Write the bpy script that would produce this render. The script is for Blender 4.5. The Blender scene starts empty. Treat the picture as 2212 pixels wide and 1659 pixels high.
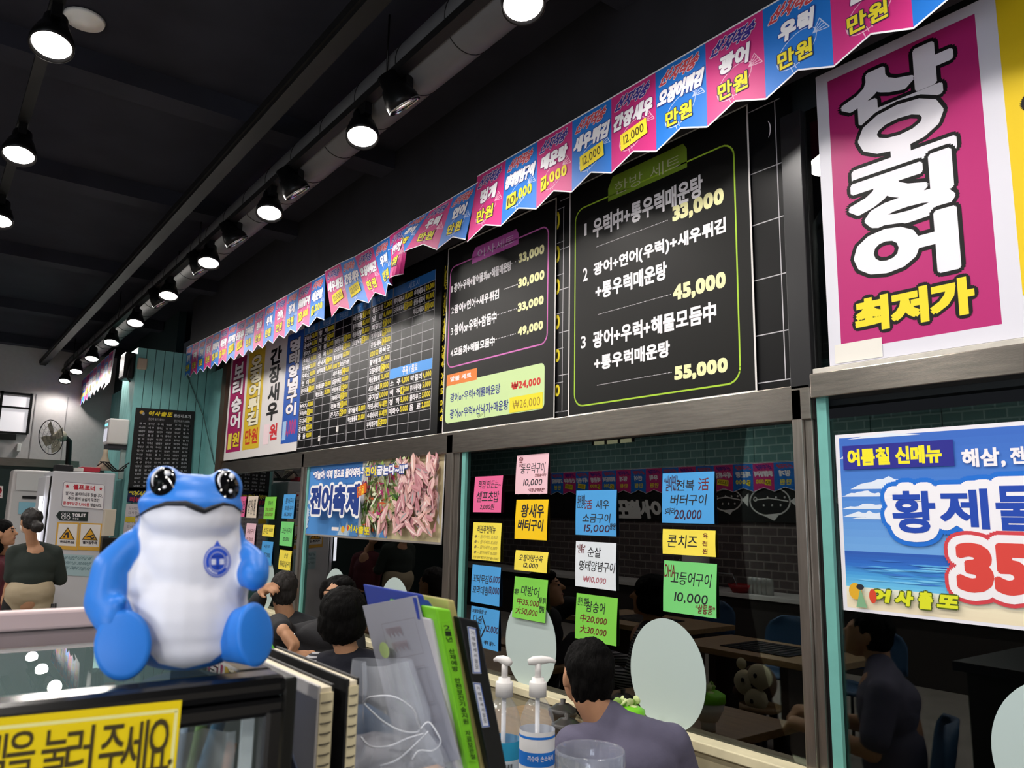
import bpy, bmesh, math, random
from mathutils import Vector, Matrix
random.seed(7)
sc = bpy.context.scene
COL = sc.collection
W, H, F = 2212., 1659., 1680.
# ------------------------------------------------------------------ camera
# world: X along the glazed wall, Y towards it, Z up; the lens stands at (0,0,1.6)
CAMZ = 1.6
R = ((0.60478628, -0.12180049, -0.78701855),
     (0.79614631, 0.11680459, 0.59372363),
     (0.01961155, -0.98565782, 0.16761282))
cam = bpy.data.objects.new('camera', bpy.data.cameras.new('camera'))
COL.objects.link(cam)
cam.matrix_world = Matrix(((R[0][0], -R[0][1], -R[0][2], 0), (R[1][0], -R[1][1], -R[1][2], 0),
                           (R[2][0], -R[2][1], -R[2][2], CAMZ), (0, 0, 0, 1)))
cam.data.sensor_width = 36
cam.data.lens = F / W * 36
cam.data.clip_start = 0.02
cam.data.dof.use_dof = True
cam.data.dof.focus_distance = 3.4
cam.data.dof.aperture_fstop = 13
sc.camera = cam
# ------------------------------------------------------------------ world, exposure
wd = bpy.data.worlds.new('world'); sc.world = wd; wd.use_nodes = True
wd.node_tree.nodes['Background'].inputs[0].default_value = (.55, .6, .7, 1)
wd.node_tree.nodes['Background'].inputs[1].default_value = 0.02
sc.view_settings.view_transform = 'Standard'
sc.view_settings.look = 'None'
sc.view_settings.exposure = -0.28
sc.view_settings.gamma = 1
sc.view_settings.use_curve_mapping = False
LAMP_W = 44      # watts of a lit ceiling lamp
WASH_W = 24      # watts of a wall washer head


def ray(px, py):
    c = ((px - W / 2) / F, (py - H / 2) / F, 1.)
    return Vector([sum(R[i][k] * c[k] for k in range(3)) for i in range(3)])


O = Vector((0, 0, CAMZ))
def dep(px, py, d): return O + ray(px, py) * d
def onY(px, py, y): r = ray(px, py); return O + r * (y / r.y)
def onX(px, py, x): r = ray(px, py); return O + r * (x / r.x)
def onZ(px, py, z): r = ray(px, py); return O + r * ((z - CAMZ) / r.z)
def onP(px, py, p, n): r = ray(px, py); return O + r * ((p - O).dot(n) / r.dot(n))


def proj(p):
    d = Vector(p) - O; c = [sum(R[i][k] * d[i] for i in range(3)) for k in range(3)]
    return W / 2 + F * c[0] / c[2], H / 2 + F * c[1] / c[2]
def reach(p, px):
    """how far back along -X from p until the picture column px"""
    lo, hi = 0., 2.
    for _ in range(40):
        m = (lo + hi) / 2
        if proj((p.x - m, p.y, p.z))[0] > px: lo = m
        else: hi = m
    return lo


# ------------------------------------------------------------------ materials
def lin(c):
    if isinstance(c, str):
        c = [int(c[i:i + 2], 16) / 255 for i in (0, 2, 4)]
    return tuple(x / 12.92 if x <= .04045 else ((x + .055) / 1.055) ** 2.4 for x in c)


MATS = {}
def M(name, col='808080', rough=.5, metal=0, spec=.5, emit=0, noise=0, nscale=20, bump=0, bscale=80, stretch=None, trans=0, ior=1.45, coat=0, alpha=1):
    if name in MATS: return MATS[name]
    m = bpy.data.materials.new(name); m.use_nodes = True
    nt = m.node_tree; b = nt.nodes['Principled BSDF']
    c = lin(col)
    b.inputs['Base Color'].default_value = (*c, 1)
    b.inputs['Roughness'].default_value = rough
    b.inputs['Metallic'].default_value = metal
    b.inputs['Specular IOR Level'].default_value = spec
    b.inputs['Transmission Weight'].default_value = trans
    b.inputs['IOR'].default_value = ior
    b.inputs['Coat Weight'].default_value = coat
    b.inputs['Alpha'].default_value = alpha
    if emit:
        b.inputs['Emission Color'].default_value = (*c, 1)
        b.inputs['Emission Strength'].default_value = emit
    if noise or bump:
        tc = nt.nodes.new('ShaderNodeTexCoord'); mp = nt.nodes.new('ShaderNodeMapping')
        nt.links.new(tc.outputs['Object'], mp.inputs[0])
        if stretch: mp.inputs['Scale'].default_value = stretch
        if noise:
            n = nt.nodes.new('ShaderNodeTexNoise'); n.inputs['Scale'].default_value = nscale; n.inputs['Detail'].default_value = 5
            nt.links.new(mp.outputs[0], n.inputs['Vector'])
            r = nt.nodes.new('ShaderNodeValToRGB')
            r.color_ramp.elements[0].position = .3; r.color_ramp.elements[1].position = .7
            r.color_ramp.elements[0].color = (*[x * (1 - noise) for x in c], 1)
            r.color_ramp.elements[1].color = (*[min(1, x * (1 + noise)) for x in c], 1)
            nt.links.new(n.outputs['Fac'], r.inputs[0]); nt.links.new(r.outputs[0], b.inputs['Base Color'])
        if bump:
            n2 = nt.nodes.new('ShaderNodeTexNoise'); n2.inputs['Scale'].default_value = bscale; n2.inputs['Detail'].default_value = 4
            nt.links.new(mp.outputs[0], n2.inputs['Vector'])
            bp = nt.nodes.new('ShaderNodeBump'); bp.inputs['Strength'].default_value = bump; bp.inputs['Distance'].default_value = .01
            nt.links.new(n2.outputs['Fac'], bp.inputs['Height']); nt.links.new(bp.outputs[0], b.inputs['Normal'])
    MATS[name] = m
    return m


def paper(hexa): return M('paper_' + hexa, hexa, .75, spec=.25)
def ink(hexa): return M('ink_' + hexa, hexa, .6, spec=.3)
def gloss(hexa): return M('vinyl_' + hexa, hexa, .48, spec=.3)


# ------------------------------------------------------------------ objects
ORG = {}
def org(o): return ORG.get(o.name, Vector((0, 0, 0)))


def tag(o, label=None, cat=None, group=None, kind=None):
    if label: o['label'] = label
    if cat: o['category'] = cat
    if group: o['group'] = group
    if kind: o['kind'] = kind
    return o


def empty(name, loc, label=None, cat=None, group=None, kind=None):
    o = bpy.data.objects.new(name, None); COL.objects.link(o)
    o.location = loc; o.empty_display_size = .05
    ORG[o.name] = Vector(loc)
    return tag(o, label, cat, group, kind)


def link(name, me, loc, parent=None):
    o = bpy.data.objects.new(name, me); COL.objects.link(o)
    loc = Vector(loc)
    if parent:
        o.parent = parent; o.location = loc - org(parent)
    else:
        o.location = loc
    ORG[o.name] = loc
    return o


def copy_tree(src, offset, parent=None, label=None):
    c = src.copy(); COL.objects.link(c)
    if parent: c.parent = parent
    else: c.location = src.location + Vector(offset)
    ORG[c.name] = org(src) + Vector(offset)
    if label: c['label'] = label
    for ch in [x for x in src.children]: copy_tree(ch, offset, c)
    return c


class MB:
    def __init__(self): self.v = []; self.f = []; self.m = []; self.mats = []; self.sm = []
    def mi(self, mat):
        if mat not in self.mats: self.mats.append(mat)
        return self.mats.index(mat)
    def add(self, vs, fs, mat, smooth=False):
        b = len(self.v); k = self.mi(mat)
        self.v += [Vector(x) for x in vs]
        for f in fs: self.f.append([b + i for i in f]); self.m.append(k); self.sm.append(smooth)
        return self
    def quad(self, a, b, c, d, mat): return self.add([a, b, c, d], [(0, 1, 2, 3)], mat)
    def hexa(self, p, mat):
        return self.add(p, [(0, 3, 2, 1), (4, 5, 6, 7), (0, 1, 5, 4), (1, 2, 6, 5), (2, 3, 7, 6), (3, 0, 4, 7)], mat)
    def box(self, lo, hi, mat, T=None):
        (a, b, c), (d, e, f) = lo, hi
        p = [Vector(x) for x in ((a, b, c), (d, b, c), (d, e, c), (a, e, c), (a, b, f), (d, b, f), (d, e, f), (a, e, f))]
        if T: p = [T @ x for x in p]
        return self.hexa(p, mat)
    def prism(self, pts, vec, mat):
        n = len(pts); vec = Vector(vec); pts = [Vector(p) for p in pts]
        return self.add(pts + [p + vec for p in pts], [tuple(range(n))[::-1], tuple(range(n, 2 * n))] + [(i, (i + 1) % n, n + (i + 1) % n, n + i) for i in range(n)], mat)
    def tube(self, pts, r, mat, n=8, cap=True):
        pts = [Vector(p) for p in pts]; vs = []; fs = []
        rr = r if isinstance(r, (list, tuple)) else [r] * len(pts)
        u = None
        for i, p in enumerate(pts):
            t = (pts[min(i + 1, len(pts) - 1)] - pts[max(i - 1, 0)])
            if t.length < 1e-9: t = Vector((0, 0, 1))
            t.normalize()
            if u is None:
                u = t.cross(Vector((0, 0, 1)) if abs(t.z) < .9 else Vector((1, 0, 0)))
            u = (u - t * u.dot(t)); u.normalize(); w = t.cross(u)
            for k in range(n):
                a = 2 * math.pi * k / n
                vs.append(p + (u * math.cos(a) + w * math.sin(a)) * rr[i])
        for i in range(len(pts) - 1):
            for k in range(n):
                fs.append((i * n + k, i * n + (k + 1) % n, (i + 1) * n + (k + 1) % n, (i + 1) * n + k))
        if cap: fs += [tuple(range(n))[::-1], tuple((len(pts) - 1) * n + k for k in range(n))]
        return self.add(vs, fs, mat, True)
    def cyl(self, a, b, r, mat, n=20, r2=None): return self.tube([a, b], [r, r if r2 is None else r2], mat, n)
    def lathe(self, prof, base, mat, n=28, axis=(0, 0, 1), sx=1, sy=1):
        ax = Vector(axis).normalized(); u = ax.cross(Vector((0, 1, 0)) if abs(ax.y) < .9 else Vector((1, 0, 0))).normalized(); w = ax.cross(u)
        base = Vector(base); vs = []; fs = []
        for (r, h) in prof:
            for k in range(n):
                a = 2 * math.pi * k / n
                vs.append(base + ax * h + (u * math.cos(a) * sx + w * math.sin(a) * sy) * max(r, 1e-5))
        for i in range(len(prof) - 1):
            for k in range(n):
                fs.append((i * n + k, i * n + (k + 1) % n, (i + 1) * n + (k + 1) % n, (i + 1) * n + k))
        if prof[0][0] > 1e-4 and prof[0] != prof[-1]: fs.append(tuple(range(n))[::-1])
        if prof[-1][0] > 1e-4 and prof[0] != prof[-1]: fs.append(tuple((len(prof) - 1) * n + k for k in range(n)))
        return self.add(vs, fs, mat, True)
    def ball(self, c, r, mat, n=16, T=None):
        rx, ry, rz = r if isinstance(r, (list, tuple)) else (r, r, r)
        vs = []; fs = []; m = n // 2
        for i in range(m + 1):
            th = math.pi * i / m
            for k in range(n):
                ph = 2 * math.pi * k / n
                v = Vector((rx * math.sin(th) * math.cos(ph), ry * math.sin(th) * math.sin(ph), rz * math.cos(th)))
                if T: v = T @ v
                vs.append(Vector(c) + v)
        for i in range(m):
            for k in range(n): fs.append((i * n + k, (i + 1) * n + k, (i + 1) * n + (k + 1) % n, i * n + (k + 1) % n))
        return self.add(vs, fs, mat, True)
    def build(self, name, parent=None, bevel=0, loc=None):
        if loc is None:
            xs = [v.x for v in self.v]; ys = [v.y for v in self.v]; zs = [v.z for v in self.v]
            loc = Vector(((min(xs) + max(xs)) / 2, (min(ys) + max(ys)) / 2, min(zs)))
        me = bpy.data.meshes.new(name)
        me.from_pydata([v - loc for v in self.v], [], self.f)
        for mt in self.mats: me.materials.append(mt)
        me.polygons.foreach_set('material_index', self.m)
        me.polygons.foreach_set('use_smooth', self.sm)
        me.update()
        o = link(name, me, loc, parent)
        if bevel:
            md = o.modifiers.new('bevel', 'BEVEL'); md.width = bevel; md.segments = 2; md.limit_method = 'ANGLE'
        return o


def box(name, lo, hi, mat, parent=None, bevel=0): return MB().box(lo, hi, mat).build(name, parent, bevel)


# ------------------------------------------------------------------ lettering: one cached glyph per character
GLY = {}
def glyph(ch, off):
    k = (ch, off)
    if k in GLY: return GLY[k]
    c = bpy.data.curves.new('g', 'FONT'); c.body = ch; c.offset = off; c.resolution_u = 3
    o = bpy.data.objects.new('g', c); COL.objects.link(o)
    dg = bpy.context.evaluated_depsgraph_get()
    me = bpy.data.meshes.new_from_object(o.evaluated_get(dg))
    bpy.data.objects.remove(o); bpy.data.curves.remove(c)
    _store(ch, off, me); bpy.data.meshes.remove(me)
    return GLY[k]


def _store(ch, off, me):
    vs = [(v.co.x, v.co.y) for v in me.vertices]; fs = [tuple(p.vertices) for p in me.polygons]
    if vs: x0 = min(v[0] for v in vs); x1 = max(v[0] for v in vs)
    else: x0, x1 = 0, .25
    full = ord(ch) > 0x2e80
    adv = max(x1 - x0 + .1, .9) if full else x1 - x0 + .09
    if ch == ' ': adv = .3
    xo = (adv - (x1 - x0)) / 2 - x0
    GLY[(ch, off)] = ([(v[0] + xo, v[1]) for v in vs], fs, adv)


def layout(s, off, vert=False):
    vs, fs = [], []; x = 0.; y = 0.
    for ch in s:
        gv, gf, adv = glyph(ch, off); b = len(vs)
        if vert:
            xs = [q[0] for q in gv] or [0, 1]; ys = [q[1] for q in gv] or [0, 1]
            sx = .9 / max(max(xs) - min(xs), .01); sy = .9 / max(max(ys) - min(ys), .01)
            vs += [((q[0] - min(xs)) * sx, (q[1] - min(ys)) * sy + y) for q in gv]; y -= 1.
        else:
            vs += [(q[0] + x, q[1]) for q in gv]; x += adv
        fs += [tuple(b + i for i in f) for f in gf]
    return vs, fs


class Sheet:
    """A printed sheet, board or cloth: everything printed on it lies within the one mesh, in thin layers."""
    def __init__(s, TL, TR, BR, BL, mat, rng=(0, 1, 0, 1), thick=.002, bow=None, nx=1, ny=1, shape=None):
        s.c = [Vector(p) for p in (TL, TR, BR, BL)]; s.rng = rng; s.bow = bow; s.mb = MB(); s.h = 0.
        s.n = (s.c[3] - s.c[0]).cross(s.c[1] - s.c[0]).normalized()
        s.Lx = (s.c[1] - s.c[0]).length; s.Ly = (s.c[3] - s.c[0]).length
        if bow and nx == 1: nx = ny = 8
        if shape is None:
            vs = []; fs = []
            for h in (0, -thick):
                for j in range(ny + 1):
                    for i in range(nx + 1): vs.append(s.P0(i / nx, j / ny, h))
            q = (nx + 1) * (ny + 1); a = lambda i, j: j * (nx + 1) + i
            for j in range(ny):
                for i in range(nx):
                    fs.append((a(i, j), a(i, j + 1), a(i + 1, j + 1), a(i + 1, j)))
                    fs.append((q + a(i, j), q + a(i + 1, j), q + a(i + 1, j + 1), q + a(i, j + 1)))
            rim = [a(i, 0) for i in range(nx)] + [a(nx, j) for j in range(ny)] + [a(i, ny) for i in range(nx, 0, -1)] + [a(0, j) for j in range(ny, 0, -1)]
            for k in range(len(rim)):
                x, y = rim[k], rim[(k + 1) % len(rim)]; fs.append((x, y, q + y, q + x))
            s.mb.add(vs, fs, mat, nx > 8)
        else:
            n = len(shape); vs = [s.P0(u, v, 0) for u, v in shape] + [s.P0(u, v, -thick) for u, v in shape]
            s.mb.add(vs, [tuple(range(n))[::-1], tuple(range(n, 2 * n))] + [(i, (i + 1) % n, n + (i + 1) % n, n + i) for i in range(n)], mat)
    def P0(s, u, v, h):
        a, b, c, d = s.c
        p = a * (1 - u) * (1 - v) + b * u * (1 - v) + c * u * v + d * (1 - u) * v
        if s.bow: p = p + s.bow(u, v)
        return p + s.n * h
    def nrm(s, x, y):
        r = s.rng; return ((x - r[0]) / (r[1] - r[0]), (y - r[2]) / (r[3] - r[2]))
    def P(s, x, y, h): return s.P0(*s.nrm(x, y), h)
    fix = None
    def at(s, k): s.fix = None if k is None else k * 1e-4; return s
    def up(s, d=1e-4):
        if s.fix is not None: return s.fix
        s.h += d; return s.h
    def poly(s, pts, mat):
        h = s.up(); s.mb.add([s.P(x, y, h) for x, y in pts], [tuple(range(len(pts)))], mat); return s
    def rect(s, x0, y0, x1, y1, mat, k=1):
        h = s.up()
        for i in range(k):
            a = x0 + (x1 - x0) * i / k; b = x0 + (x1 - x0) * (i + 1) / k
            s.mb.add([s.P(a, y0, h), s.P(b, y0, h), s.P(b, y1, h), s.P(a, y1, h)], [(0, 1, 2, 3)], mat)
        return s
    def line(s, pts, w, mat, closed=False):
        h = s.up()
        q = [Vector((x * s.Lx, y * s.Ly)) for x, y in (s.nrm(*p) for p in pts)]
        if closed: q.append(q[0])
        for a, b in zip(q, q[1:]):
            d = b - a
            if d.length < 1e-7: continue
            d.normalize(); nn = Vector((-d.y, d.x)) * w / 2; e = d * w * .3
            cs = [a + nn - e, b + nn + e, b - nn + e, a - nn - e]
            s.mb.add([s.P0(c.x / s.Lx, c.y / s.Ly, h) for c in cs], [(0, 1, 2, 3)], mat)
        return s
    def ring(s, x, y, rx, ry, w, mat, n=18): return s.line([(x + rx * math.cos(2 * math.pi * k / n), y + ry * math.sin(2 * math.pi * k / n)) for k in range(n)], w, mat, True)
    def disc(s, x, y, rx, ry, mat, n=16): return s.poly([(x + rx * math.cos(2 * math.pi * k / n), y + ry * math.sin(2 * math.pi * k / n)) for k in range(n)], mat)
    def text(s, t, x0, y0, x1, y1, mat, off=.012, fat=0., slant=0., vert=False, rot=False, out=None, skew=0.):
        """fills the box (x0,y0)-(x1,y1) with the words; fat: extra stroke width in metres; out=(material, metres): an outline."""
        vs, fs = layout(t, off, vert)
        if not vs: return s
        ax = min(v[0] for v in vs); bx = max(v[0] for v in vs); ay = min(v[1] for v in vs); by = max(v[1] for v in vs)
        q = []
        for vx, vy in vs:
            u = (vx - ax) / (bx - ax or 1); v = 1 - (vy - ay) / (by - ay or 1)
            if rot: u, v = 1 - u, 1 - v
            u += slant * (.5 - v)
            q.append(Vector(s.nrm(x0 + (x1 - x0) * u, y0 + (y1 - y0) * v + skew * u)))
        def put(dx, dy, h, m):
            s.mb.add([s.P0(p.x + dx / s.Lx, p.y + dy / s.Ly, h) for p in q], fs, m)
        if out:
            h = s.up(); r = out[1] + fat / 2; n = 30 if r > .025 else 16 if r > .012 else 8
            for k in range(n):
                a = 2 * math.pi * k / n; put(r * math.cos(a), r * math.sin(a), h + k * 2.5e-6, out[0])
            if s.fix is not None: h += 1e-4
        h = s.up() if s.fix is None else s.fix + (1e-4 if out else 0)
        put(0, 0, h + 9e-5, mat)
        if fat:
            n = 20 if fat > .04 else 12 if fat > .015 else 4
            for k in range(n):
                a = 2 * math.pi * k / n + .78
                put(fat / 2 * math.cos(a), fat / 2 * math.sin(a), h + k * 4e-6, mat)
        return s
    def build(s, name, parent=None): return s.mb.build(name, parent)


def rrect(x0, y0, x1, y1, rx, ry, n=6):
    pts = []
    for cx, cy, a0 in ((x1 - rx, y0 + ry, -90), (x1 - rx, y1 - ry, 0), (x0 + rx, y1 - ry, 90), (x0 + rx, y0 + ry, 180)):
        for k in range(n + 1):
            a = math.radians(a0 + 90 * k / n)
            pts.append((cx + rx * math.cos(a), cy + ry * math.sin(a)))
    return pts


def wallsheet(x0, x1, z1, z0, y, mat, **k):
    """on the glazed wall, facing the room: content in metres, x and z."""
    return Sheet((x0, y, z1), (x1, y, z1), (x1, y, z0), (x0, y, z0), mat, rng=(x0, x1, z1, z0), **k)


def crop(ox, oy, s, y):
    """turns a measured point into (x, z) on the plane Y=y."""
    def f(x, z):
        p = onY(ox + s * x, oy + s * z, y); return p.x, p.z
    return f


# ------------------------------------------------------------------ soft bodies: overlapping balls and tapered limbs grown into one skin
def blob(name, parts, mat, voxel=.01, parent=None, smooth=6, post=None, T=None):
    mb = MB(); dm = M('flesh_tmp', '888888')
    for p in parts:
        if p[0] == 'e':      # ellipsoid: centre, radii, rotation matrix
            mb.ball(p[1], p[2], dm, 20, p[3] if len(p) > 3 else None)
        else:                # limb: points, radii
            pts, rr = p[1], p[2]
            q, r = [], []
            for i in range(len(pts) - 1):
                for k in range(5):
                    t = k / 5; q.append(Vector(pts[i]).lerp(Vector(pts[i + 1]), t)); r.append(rr[i] + (rr[i + 1] - rr[i]) * t)
            q.append(Vector(pts[-1])); r.append(rr[-1])
            mb.tube(q, r, dm, 14)
            mb.ball(pts[0], rr[0], dm, 14); mb.ball(pts[-1], rr[-1], dm, 14)
            for i in range(1, len(pts) - 1): mb.ball(pts[i], rr[i], dm, 14)
    if T: mb.v = [T @ v for v in mb.v]
    xs = [v.x for v in mb.v]; ys = [v.y for v in mb.v]; zs = [v.z for v in mb.v]
    loc = Vector(((min(xs) + max(xs)) / 2, (min(ys) + max(ys)) / 2, min(zs)))
    me = bpy.data.meshes.new('tmp'); me.from_pydata([v - loc for v in mb.v], [], mb.f)
    o = bpy.data.objects.new('tmp', me); COL.objects.link(o)
    r = o.modifiers.new('r', 'REMESH'); r.mode = 'VOXEL'; r.voxel_size = voxel
    s = o.modifiers.new('s', 'SMOOTH'); s.iterations = smooth; s.factor = .5
    dg = bpy.context.evaluated_depsgraph_get()
    me2 = bpy.data.meshes.new_from_object(o.evaluated_get(dg))
    bpy.data.objects.remove(o)
    me2.name = name
    me2.materials.clear()
    for mt in (mat if isinstance(mat, list) else [mat]): me2.materials.append(mt)
    me2.polygons.foreach_set('use_smooth', [True] * len(me2.polygons))
    if post: post(me2, loc)
    return link(name, me2, loc, parent)
# ------------------------------------------------------------------ shell of the room
GL = 2.46                       # the glass plane
BLACK = M('black_paint', '2c2c31', .85, spec=.25, noise=.12, nscale=6)
CEIL = M('ceiling_black', '2e2f38', .9, spec=.2, noise=.15, nscale=3)
DUCTM = M('duct_dark_metal', '68686a', .55, metal=.25, noise=.08, nscale=5)
STEEL = M('brushed_steel', '8e8780', .25, metal=.9, noise=.16, nscale=9, bump=.04, bscale=60, stretch=(1, 1, 14))
STEELV = M('brushed_steel_post', '968f88', .28, metal=.85, noise=.14, nscale=7, bump=.05, bscale=60, stretch=(14, 14, 1))
TEAL = M('teal_paint', '7fbab9', .6, spec=.3, noise=.07, nscale=9)
TEALD = M('teal_gap', '1d3133', .9)
EDGE = M('glass_edge_green', '6fb0a8', .35, noise=.05)
CREAM = M('cream_ledge_lit', 'd8cfae', .5, noise=.1, nscale=12)
DARKP = M('dark_panel', '23282a', .6)
BLK = M('black_plastic', '0d0d0e', .4)
WHT = M('white_plastic', 'e4e2e0', .4)


def glass_mat(name, tint, boost=1.0, thin=False):
    m = bpy.data.materials.new(name); m.use_nodes = True; nt = m.node_tree
    for n in list(nt.nodes): nt.nodes.remove(n)
    out = nt.nodes.new('ShaderNodeOutputMaterial'); mix = nt.nodes.new('ShaderNodeMixShader')
    tr = nt.nodes.new('ShaderNodeBsdfTransparent'); gl = nt.nodes.new('ShaderNodeBsdfGlossy'); fr = nt.nodes.new('ShaderNodeFresnel')
    tr.inputs[0].default_value = (*lin(tint), 1); gl.inputs[0].default_value = (1, 1, 1, 1); gl.inputs['Roughness'].default_value = 0.0
    fr.inputs['IOR'].default_value = 1.5 * boost
    if thin:      # a sheet that is seen right through: only its near face mirrors
        ge = nt.nodes.new('ShaderNodeNewGeometry'); iv = nt.nodes.new('ShaderNodeMath'); iv.operation = 'SUBTRACT'; iv.inputs[0].default_value = 1
        mu = nt.nodes.new('ShaderNodeMath'); mu.operation = 'MULTIPLY'
        nt.links.new(ge.outputs['Backfacing'], iv.inputs[1]); nt.links.new(iv.outputs[0], mu.inputs[0]); nt.links.new(fr.outputs[0], mu.inputs[1]); nt.links.new(mu.outputs[0], mix.inputs[0])
    else: nt.links.new(fr.outputs[0], mix.inputs[0])
    nt.links.new(tr.outputs[0], mix.inputs[1]); nt.links.new(gl.outputs[0], mix.inputs[2]); nt.links.new(mix.outputs[0], out.inputs[0])
    return m


PANE = glass_mat('window_glass', 'c8d2d0', 1.12)


def struct(o): o['kind'] = 'structure'; return o


struct(box('floor', (-21, -4.0, -.05), (4, 4.4, 0), M('floor_stone', '98918a', .45, noise=.15, nscale=4)))
struct(box('ceiling', (-21, -4.0, 3.9), (4, 2.75, 4.0), CEIL))
for i, x in enumerate((-12.4, -10.2, -8.0, -5.9, -4.3, -2.1, .2)):
    struct(box('ceiling_beam', (x - .09, -3.9, 3.78), (x + .09, 2.2, 3.9), CEIL))
struct(box('wall_right', (3.9, -4, 0), (4, 2.7, 3.9), M('side_wall_pale', 'cbc6be', .7)))
# window wall: kerb, posts, rails, upper backing, bulkhead
mb = MB(); mb.box((-8.2, 2.41, 0), (2.5, 2.50, .77), M('cream_wall', 'b9af90', .6, noise=.12, nscale=6)); mb.box((-8.2, 2.385, .765), (2.5, 2.50, .80), CREAM)  # ledge in a lighter cream: light from above put into its colour
struct(mb.build('wall_kerb', bevel=.004))
struct(box('wall_window', (-8.8, 2.50, 2.0), (2.5, 2.56, 3.9), DARKP))
struct(box('wall_bulkhead', (-8.8, 2.2, 3.2), (2.5, 2.40, 3.9), BLACK))
k = 0
for a, b in ((-5.985, -5.895), (-3.835, -3.69), (-1.575, -1.487), (.72, .81)):
    k += 1
    m = MB(); m.box((a, 2.425 if k == 3 or k == 4 else 2.47, 2.06), (b - .004, 2.49, 3.1), M('upper_post_black', '2a2a2c', .35, metal=.4))
    m.box((a, 2.425, .8), (a + (b - a) * .45, 2.5, 2.06), STEELV); m.box((a + (b - a) * .45, 2.44, .8), (a + (b - a) * .8, 2.5, 2.06), STEELV)
    m.box((a + (b - a) * .8, 2.45, .8), (b, 2.5, 3.1), BLK)
    struct(m.build('trim_%d' % k, bevel=.003))
struct(box('trim_5', (-8.2, 2.40, 0), (-8.06, 2.5, 3.1), M('brown_post', '5a4c40', .4, metal=.5)))
struct(box('trim_6', (-8.06, 2.425, 1.95), (-1.5, 2.5, 2.075), STEEL, bevel=.004))
m = MB(); m.box((-1.49, 2.41, 2.02), (2.5, 2.5, 2.105), STEEL); m.box((-1.49, 2.43, 2.105), (2.5, 2.5, 2.125), M('old_white_tape', 'c9c4bb', .7, noise=.15))
struct(m.build('trim_7', bevel=.003))
for n, (a, b) in enumerate(((-8.06, -5.985), (-5.895, -3.835), (-3.69, -1.575), (-1.487, .72)), 1):
    w = struct(empty('window_%d' % n, ((a + b) / 2, 2.46, .8)))
    box('glass_pane', (a, 2.458, .8), (b, 2.463, 1.95), PANE, w)
    box('glass_edge', (a, 2.440, .8), (a + .036, 2.457, 1.95 if n < 4 else 2.02), EDGE, w)
    if n == 4: box('upper_pane', (a, 2.458, 2.12), (b, 2.463, 3.1), PANE, w)
struct(box('wall_night_backdrop', (-9, 4.3, 0), (3, 4.36, 2.2), M('night_dark', '050506', .9)))  # added backdrop: the dark of night outside put into its black colour
# teal pillar with boarded faces
pl = struct(empty('wall_pillar', (-9.1, 2.0, 0)))
m = MB(); m.box((-9.45, 1.70, 0), (-8.812, 2.5, 3.28), TEALD); m.build('pillar_core', pl)
m = MB(); y = 1.69
while y < 2.49: m.box((-8.812, y + .0025, 0), (-8.80, min(y + .088, 2.5) - .0025, 3.28), TEAL); y += .09
m.build('front_boards', pl)
m = MB(); x = -9.45
while x < -8.82: m.box((x + .0025, 1.69, 0), (min(x + .11, -8.8) - .0025, 1.702, 3.28), TEAL); x += .11
m.build('side_boards', pl)
struct(box('wall_return', (-8.8, 2.455, 0), (-8.2, 2.5, 3.1), TEAL))
# beyond the pillar
m = MB(); x = -13
while x < -9.5: m.box((x + .004, 2.2, 0), (x + .15, 2.22, 3.3), TEAL); x += .154
m.box((-13, 2.215, 0), (-9.45, 2.3, 3.9), TEALD)
struct(m.build('wall_aisle'))
m = MB(); m.box((-13.1, -4, 0), (-13, 2.3, 2.16), M('far_glass_dark', '2c3a39', .2)); m.box((-13.1, -4, 2.16), (-13, 2.3, 3.9), M('far_panel_white', 'b9b5b6', .6, noise=.04))
for yy in (.8, 1.22, 1.62): m.box((-13, yy - .006, 2.2), (-12.993, yy + .006, 3.2), M('joint_grey', '8a8688', .7))
struct(m.build('wall_far'))
struct(box('trim_8', (-13, -4, 2.16), (-12.95, 1.85, 2.27), STEEL))
w = struct(empty('window_5', (-12.98, .8, 2.6)))
box('lit_pane', (-12.992, .3, 2.64), (-12.985, 1.16, 3.14), M('lit_far_window', 'e6e2e6', .5, emit=.75), w)
m = MB()
for yy in (.3, .80, 1.16): m.box((-12.99, yy - .018, 2.62), (-12.96, yy + .018, 3.2), BLK)
for zz in (2.62, 2.98, 3.18): m.box((-12.99, .3, zz - .014), (-12.96, 1.16, zz + .014), BLK)
m.build('window_frame', w)

# ------------------------------------------------------------------ ceiling services
t = empty('ventilation_duct', (-6, 1.66, 3.55), 'dark spiral air duct hanging under the black ceiling', 'duct')
m = MB(); m.cyl((-13, 1.64, 3.66), (2.6, 1.64, 3.66), .125, DUCTM, 32); m.build('duct_tube', t)
x = -12.6
while x < 2.5:
    m = MB(); m.tube([(x + .05 * math.sin(a) * .5, 1.64 + .1265 * math.cos(a), 3.66 + .1265 * math.sin(a)) for a in [2 * math.pi * q / 28 for q in range(29)]], .0025, BLK, 5); m.build('duct_seam', t); x += .42
for x in (-10.5, -7.2, -4.3, -.5):
    m = MB(); m.cyl((x, 1.64, 3.78), (x, 1.64, 3.9), .006, BLK, 6); m.build('hanger', t)
TRK = M('track_dark', '08080a', .6, metal=.1)
m = MB(); m.box((-13, 1.21, 3.63), (2.6, 1.29, 3.655), TRK); m.box((-13, 1.20, 3.655), (2.6, 1.21, 3.70), TRK); m.box((-13, 1.29, 3.655), (2.6, 1.30, 3.70), TRK)
tag(m.build('cable_tray'), 'black cable tray running beside the air duct', 'cable tray')
m = MB(); m.box((-13, 1.495, 3.56), (2.6, 1.545, 3.60), TRK)
for x in (-12, -9, -6, -3, 0): m.cyl((x, 1.503, 3.6), (x, 1.503, 3.9), .005, BLK, 6)
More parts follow.
